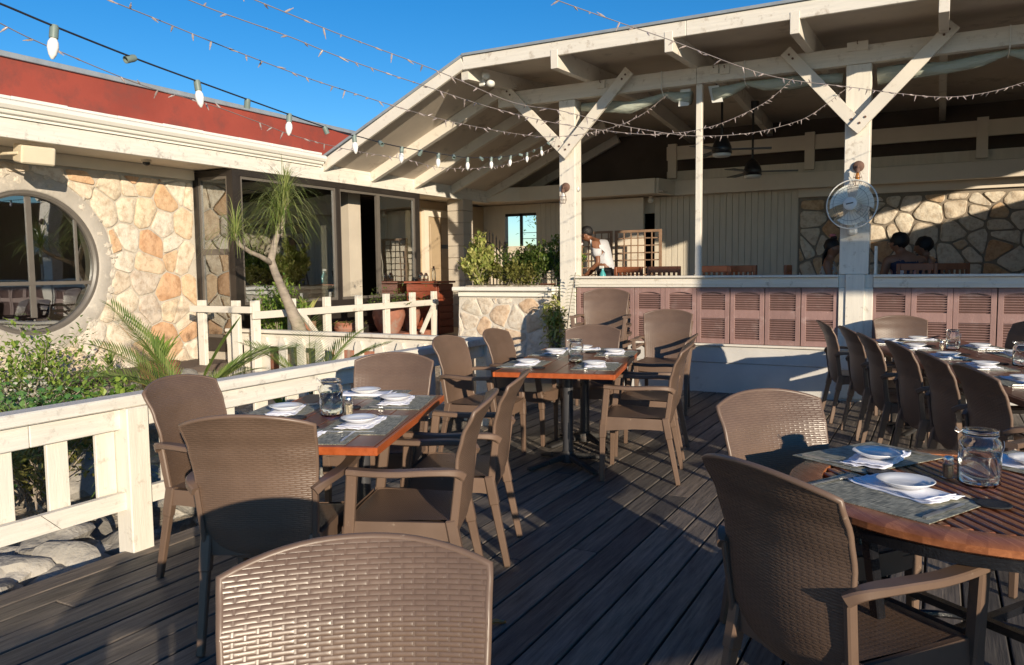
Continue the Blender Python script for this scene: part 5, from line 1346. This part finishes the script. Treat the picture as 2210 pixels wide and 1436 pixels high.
t=thing('aqua_bottle','aqua coloured spray bottle beside the waiter','bottle',(-4.42,11.0,1.20)); _ob(MB().lathe([(0,0),(.045,0),(.05,.02),(.05,.13),(.02,.19),(.02,.22),(0,.22)],16),'bottle_body','aqua',t,'auto'); _ob(MB().box(-.05,.02,-.015,.015,.22,.26,bev=.005),'spray_head','whiteplastic',t)
cb=thing('serving_cabinet','reddish mahogany slatted serving cabinet by the entrance door','cabinet',(-6.75,9.9,.44))
a=MB()
for k in range(7): a.box(-.30,.24,-.22,-.195,.04+k*.106,.04+k*.106+.10,bev=.003)
for k in range(7): a.box(.242,.262,-.19,.2,.04+k*.106,.04+k*.106+.10,bev=.003)
a.box(-.30,.24,-.19,.2,.03,.78); _ob(a,'body','cabinet',cb); _ob(MB().box(-.33,.29,-.25,.23,.79,.82,bev=.005),'top','cabinet',cb)
for i,(x,h,r,l) in enumerate(((-6.85,.13,.045,'squat glass jar'),(-6.76,.12,.04,'short glass jar'),(-6.62,.22,.03,'slim glass bottle'))):
    t=thing('glass_bottle',l+' standing on the mahogany cabinet','bottle',(x,9.78,1.262)); _ob(MB().lathe([(0,.001),(r,.001),(r,h*.6),(r*.5,h*.8),(r*.45,h),(r*.45-.002,h),(r-.003,h*.6),(r-.003,.004),(0,.004)],20),'glass','jar',t,True)

# ------------------------------------------------------------------ people
def skinned(name,joints,edges,mat,parent,root=0,sub=2):
    me=bpy.data.meshes.new(name); me.from_pydata([j[0] for j in joints],edges,[]); me.materials.append(M[mat]); me.update()
    o=bpy.data.objects.new(name,me); COL.objects.link(o)
    mod=o.modifiers.new('skin','SKIN'); mod.use_smooth_shade=True
    if not me.skin_vertices:
        me.attributes  # skin layer is created with the modifier on an object
    bm=bmesh.new(); bm.from_mesh(me); lay=bm.verts.layers.skin.verify(); bm.verts.ensure_lookup_table()
    for i,j in enumerate(joints):
        r=j[1]; bm.verts[i][lay].radius=(r,r) if not isinstance(r,tuple) else r; bm.verts[i][lay].use_root=(i==root)
    bm.to_mesh(me); bm.free()
    s=o.modifiers.new('sub','SUBSURF'); s.levels=sub; s.render_levels=sub
    if parent: o.parent=parent
    return o
def chain(js): return js
def person(lab,loc,face,hip,chest,neck,head,shL,elL,haL,shR,elR,haR,kneeL,footL,kneeR,footR,top,bottom,skin,hair='short',sleeve=0.5,extra=None,k=1.):
    """joints are local to loc; face = unit facing vector of the head"""
    t=thing('person',lab,'person',loc); V=Vector; hip,chest,neck,head=map(V,(hip,chest,neck,head)); f=V(face).normalized()
    J=[(hip,.125*k),((hip+chest)/2,.115*k),(chest,.13*k),(neck,.052*k),(neck.lerp(head,.4)+f*.005,.055*k),(head-f*.0,.106*k),(head+V((0,0,.07))-f*.01,.092*k)]
    E_=[(0,1),(1,2),(2,3),(3,4),(4,5),(5,6)]
    def limb(a,pts,rs):
        p=a
        for q,r in zip(pts,rs): J.append((V(q),r*k)); E_.append((p,len(J)-1)); p=len(J)-1
    for sh,el,ha in ((shL,elL,haL),(shR,elR,haR)):
        sh,el,ha=V(sh),V(el),V(ha); limb(2,[sh,sh.lerp(el,.5),el,el.lerp(ha,.5),ha],[.058,.046,.038,.034,.026])
    for sgn,kn,ft in ((1,kneeL,footL),(-1,kneeR,footR)):
        kn,ft=V(kn),V(ft); lat=(V(shL)-V(shR)).normalized()*.09*sgn; limb(0,[hip+lat-V((0,0,.03)),(hip+lat).lerp(kn,.5),kn,kn.lerp(ft,.5),ft,ft+f*V((1,1,0))*.14],[.09,.080,.058,.050,.036,.03])
    body=skinned('body',[(tuple(a),b) for a,b in J],E_,skin,t)
    # hands: palm with four fingers and thumb
    for el,ha in ((elL,haL),(elR,haR)):
        el,ha=V(el),V(ha); d=(ha-el).normalized(); s=d.cross(V((0,0,1))).normalized(); dn=d.cross(s)
        hj=[(ha,.024),(ha+d*.045,.026),(ha+d*.08,.022)]; he=[(0,1),(1,2)]
        for q in range(4):
            o_=s*(-.027+q*.018); L=(.060,.072,.068,.052)[q]; b0=len(hj); hj+=[(ha+d*.088+o_,.0095),(ha+d*(.088+L*.5)+o_+V((0,0,-.006)),.0085),(ha+d*(.088+L*.85)+o_+V((0,0,-.022)),.007)]; he+=[(2,b0),(b0,b0+1),(b0+1,b0+2)]
        b0=len(hj); hj+=[(ha+d*.03-s*.040,.010),(ha+d*.06-s*.052+V((0,0,-.008)),.0085)]; he+=[(1,b0),(b0,b0+1)]
        h=skinned('hand',[(tuple(a),b*k) for a,b in hj],he,skin,body,sub=1)
    # torso clothing
    lat=(V(shL)-V(shR)).normalized()
    CJ=[(hip-(chest-hip)*.15,.145*k),((hip+chest)/2,.137*k),(chest,.150*k),(chest.lerp(neck,.55),.075*k)]; CE=[(0,1),(1,2),(2,3)]
    for sh,el in ((shL,elL),(shR,elR)):
        sh,el=V(sh),V(el); b0=len(CJ); CJ.append((sh,(.082 if sleeve>0 else .062)*k)); CE.append((2,b0))
        if sleeve>0: CJ.append((sh.lerp(el,sleeve),.078*k)); CE.append((b0,b0+1))
    skinned('top',[(tuple(a),b) for a,b in CJ],CE,top,t)
    BJ=[(hip,.138*k)]; BE=[]
    for sgn,kn,ft in ((1,kneeL,footL),(-1,kneeR,footR)):
        kn,ft=V(kn),V(ft); b0=len(BJ); BJ+=[(hip+lat*.09*sgn-V((0,0,.04)),.098*k),((hip+lat*.09*sgn).lerp(kn,.5),.09*k),(kn,.072*k),(kn.lerp(ft,.9),.058*k)]; BE+=[(0,b0),(b0,b0+1),(b0+1,b0+2),(b0+2,b0+3)]
    skinned('trousers' if bottom=='trouser' else 'skirt',[(tuple(a),b) for a,b in BJ],BE,bottom,t)
    # face and hair
    s=f.cross(V((0,0,1))).normalized(); hc=head+V((0,0,.035))
    a=MB(); a.blob(hc+f*.088-V((0,0,.035)),.014,.014,.020,2).blob(hc+f*.078-V((0,0,.075)),.022,.022,.009,2)
    for q in (-1,1): a.blob(hc+s*q*.082-V((0,0,.03)),.012,.018,.028,2)
    SPx=lambda mb,n,m,**kw:_ob(mb,n,m,body,**kw)
    SPx(a,'face_features',skin,smooth=True)
    a=MB()
    for q in (-1,1): a.blob(hc+f*.072+s*q*.030-V((0,0,.006)),.008,.008,.005,2)
    SPx(a,'eyes','whiteplastic',smooth=True)
    a=MB(); Mh=Matrix.Identity(3)
    a.blob(hc-f*.030+V((0,0,.018)),.096*k,.096*k,.096*k,3,.14,4,1)
    if hair=='braids':
        for q in range(26):
            an=rd.uniform(-1.2,1.2); st_=hc-f*.06+s*math.sin(an)*.075-f*math.cos(an)*.02; a.tube([st_,st_-f*.05-V((0,0,.10)),st_-f*.055-V((0,0,.22)),st_-f*.04+s*rd.uniform(-.02,.02)-V((0,0,rd.uniform(.30,.38)))],[.014,.013,.011,.006],6)
        a.blob(hc-f*.0+V((0,0,.115)),.045,.045,.035,2,.3,5)
    h=SPx(a,'hair','hair',smooth=True)
    if hair=='braids': SPx(MB().blob(hc+V((0,0,.155))-f*.02,.04,.04,.022,2,.4,6),'scrunchie','pink',smooth=True)
    if extra: extra(t,body,hc,f,s)
    return t
def mask(t,body,hc,f,s):
    a=MB(); a.sheet(lambda u,v:tuple(hc+f*(.112-.045*(2*u-1)**2)+s*(2*u-1)*.075-Vector((0,0,.035+.075*v))),10,6); _ob(a,'face_mask','shirt',body,True)
    _ob(MB().tube([tuple(hc+f*.07-s*.085-Vector((0,0,.05))),tuple(hc-s*.10-f*.0-Vector((0,0,.01)))],.003,5).tube([tuple(hc+f*.07-s*.085),tuple(hc-s*.104)],.004,5),'glasses','black',body)
    _ob(MB().tube([tuple(hc+(f*math.cos(q)+s*math.sin(q))*.105+Vector((0,0,.035))) for q in [i*PI/8 for i in range(16)]],.004,5,closed=True),'headband','black',body)
def glasses(t,body,hc,f,s):
    a=MB()
    for q in (-1,1): a.tube([tuple(hc+f*.108+s*(q*.034+.024*math.cos(i*PI/6))+Vector((0,0,-.004+.02*math.sin(i*PI/6)))) for i in range(12)],.0025,5,closed=True); a.tube([tuple(hc+f*.105+s*q*.058),tuple(hc+s*q*.098)],.0025,5)
    _ob(a,'glasses','sash',body)
# waiter, bending forward to the left
person('man in white short sleeved shirt and face mask bending over a table',(-4.50,11.45,.45),(-.75,-.15,-.60),
  (0,0,.92),(-.16,-.02,1.28),(-.27,-.03,1.42),(-.37,-.04,1.47),(-.12,.17,1.36),(-.22,.22,1.06),(-.42,.14,.86),(-.14,-.19,1.35),(-.06,-.27,1.06),(-.30,-.24,.86),
  (.02,.10,.50),(.06,.10,.04),(-.02,-.10,.50),(.0,-.10,.04),'shirt','trouser','skin2',extra=mask,sleeve=.75)
# woman with braids facing right
person('woman with dark braids and pink scrunchie seated left of the wide post',(-1.30,11.35,.50),(1,-.12,.03),
  (-.02,0,.50),(.0,0,.86),(.0,0,1.03),(.05,0,1.14),(-.02,.17,.95),(.06,.20,.70),(.30,.12,.76),(-.02,-.17,.95),(.05,-.21,.70),(.28,-.16,.76),
  (.42,.1,.50),(.42,.1,.04),(.42,-.1,.50),(.42,-.1,.04),'floral2','navy','skin',hair='braids',sleeve=0,k=1.05)
person('guest with cropped hair and glasses in a navy floral sleeveless dress, seated',(-.38,11.15,.45),(-.80,.60,-.05),
  (.02,0,.50),(.0,.0,.97),(-.05,.02,1.13),(-.10,.04,1.23),(-.20,-.12,1.05),(-.27,-.10,.74),(-.42,.14,.78),(.19,.12,1.04),(.20,.3,.74),(-.05,.42,.78),
  (-.32,.20,.50),(-.34,.22,.04),(-.20,.34,.50),(-.2,.36,.04),'floral','floral','skin',extra=glasses,sleeve=0,k=1.15)
person('guest with short dark hair and navy sleeveless top seated beside the floral dress',(-.05,11.50,.45),(-.95,.25,-.15),
  (.0,0,.48),(-.04,.0,.93),(-.10,.01,1.08),(-.16,.02,1.18),(-.06,-.18,1.0),(-.10,-.2,.70),(-.40,-.14,.76),(-.04,.18,1.0),(-.18,.26,.68),(-.42,.2,.76),
  (-.42,-.1,.48),(-.42,-.1,.04),(-.42,.1,.48),(-.42,.1,.04),'navy','navy','skin',sleeve=0,k=1.12)

# ------------------------------------------------------------------ shade casters added outside the frame
t=thing('shade_pergola','unseen canvas band added at the right to shade the counter rail','shade_pergola',(9.5,2.9,-.9))  # added out of view to throw a shade band across the counter rail
P(MB().box(5.2,14,2.85,2.91,3.27,3.84),'valance','umb',t)
for x in (11,13.9): P(MB().box(x-.06,x+.06,2.92,3.04,-.9,3.85),'post','lattice',t)
P(MB().box(5.2,14,2.92,5.0,3.85,3.90),'roof_deck','umb',t)
# ------------------------------------------------------------------ camera, light, world
cam=bpy.data.cameras.new('camera'); co=bpy.data.objects.new('camera',cam); COL.objects.link(co)
r_=Vector((0.879338,0.47607582,-0.01079323)); u_=Vector((-0.02848379,0.07520892,0.9967609)); f_=Vector((-0.47534551,0.8761823,-0.07969451))
m=Matrix((r_,u_,-f_)).transposed().to_4x4(); m.translation=(0,0,1.42); co.matrix_world=m
cam.sensor_width=36; cam.lens=1699.6/2210*36; cam.clip_end=2000; cam.clip_start=.05
scene.camera=co
EL,AZ=12.4,-38.5
sl=bpy.data.lights.new('sun','SUN'); so=bpy.data.objects.new('sun',sl); COL.objects.link(so)
d=Vector((math.cos(R(AZ))*math.cos(R(EL)),math.sin(R(AZ))*math.cos(R(EL)),math.sin(R(EL))))
so.rotation_euler=d.to_track_quat('Z','Y').to_euler(); sl.energy=5.0; sl.angle=R(.5); sl.color=(1.0,.86,.66); so.location=(10,-8,6)
w=bpy.data.worlds.new('World'); scene.world=w; w.use_nodes=True; T=w.node_tree
sk=T.nodes.new('ShaderNodeTexSky'); sk.sky_type='NISHITA'; sk.sun_disc=False; sk.sun_elevation=R(EL); sk.sun_rotation=R(90-AZ); sk.air_density=1.0; sk.dust_density=.0; sk.ozone_density=4.0
bg=T.nodes['Background']; hs=T.nodes.new('ShaderNodeHueSaturation'); hs.inputs['Hue'].default_value=.504; hs.inputs['Saturation'].default_value=1.26; T.links.new(sk.outputs[0],hs.inputs['Color']); T.links.new(hs.outputs[0],bg.inputs[0]); bg.inputs[1].default_value=.118
scene.cycles.max_bounces=12; scene.cycles.diffuse_bounces=6; scene.cycles.transparent_max_bounces=24; scene.view_settings.view_transform='Standard'; scene.view_settings.look='None'; scene.view_settings.exposure=.38; scene.view_settings.gamma=1
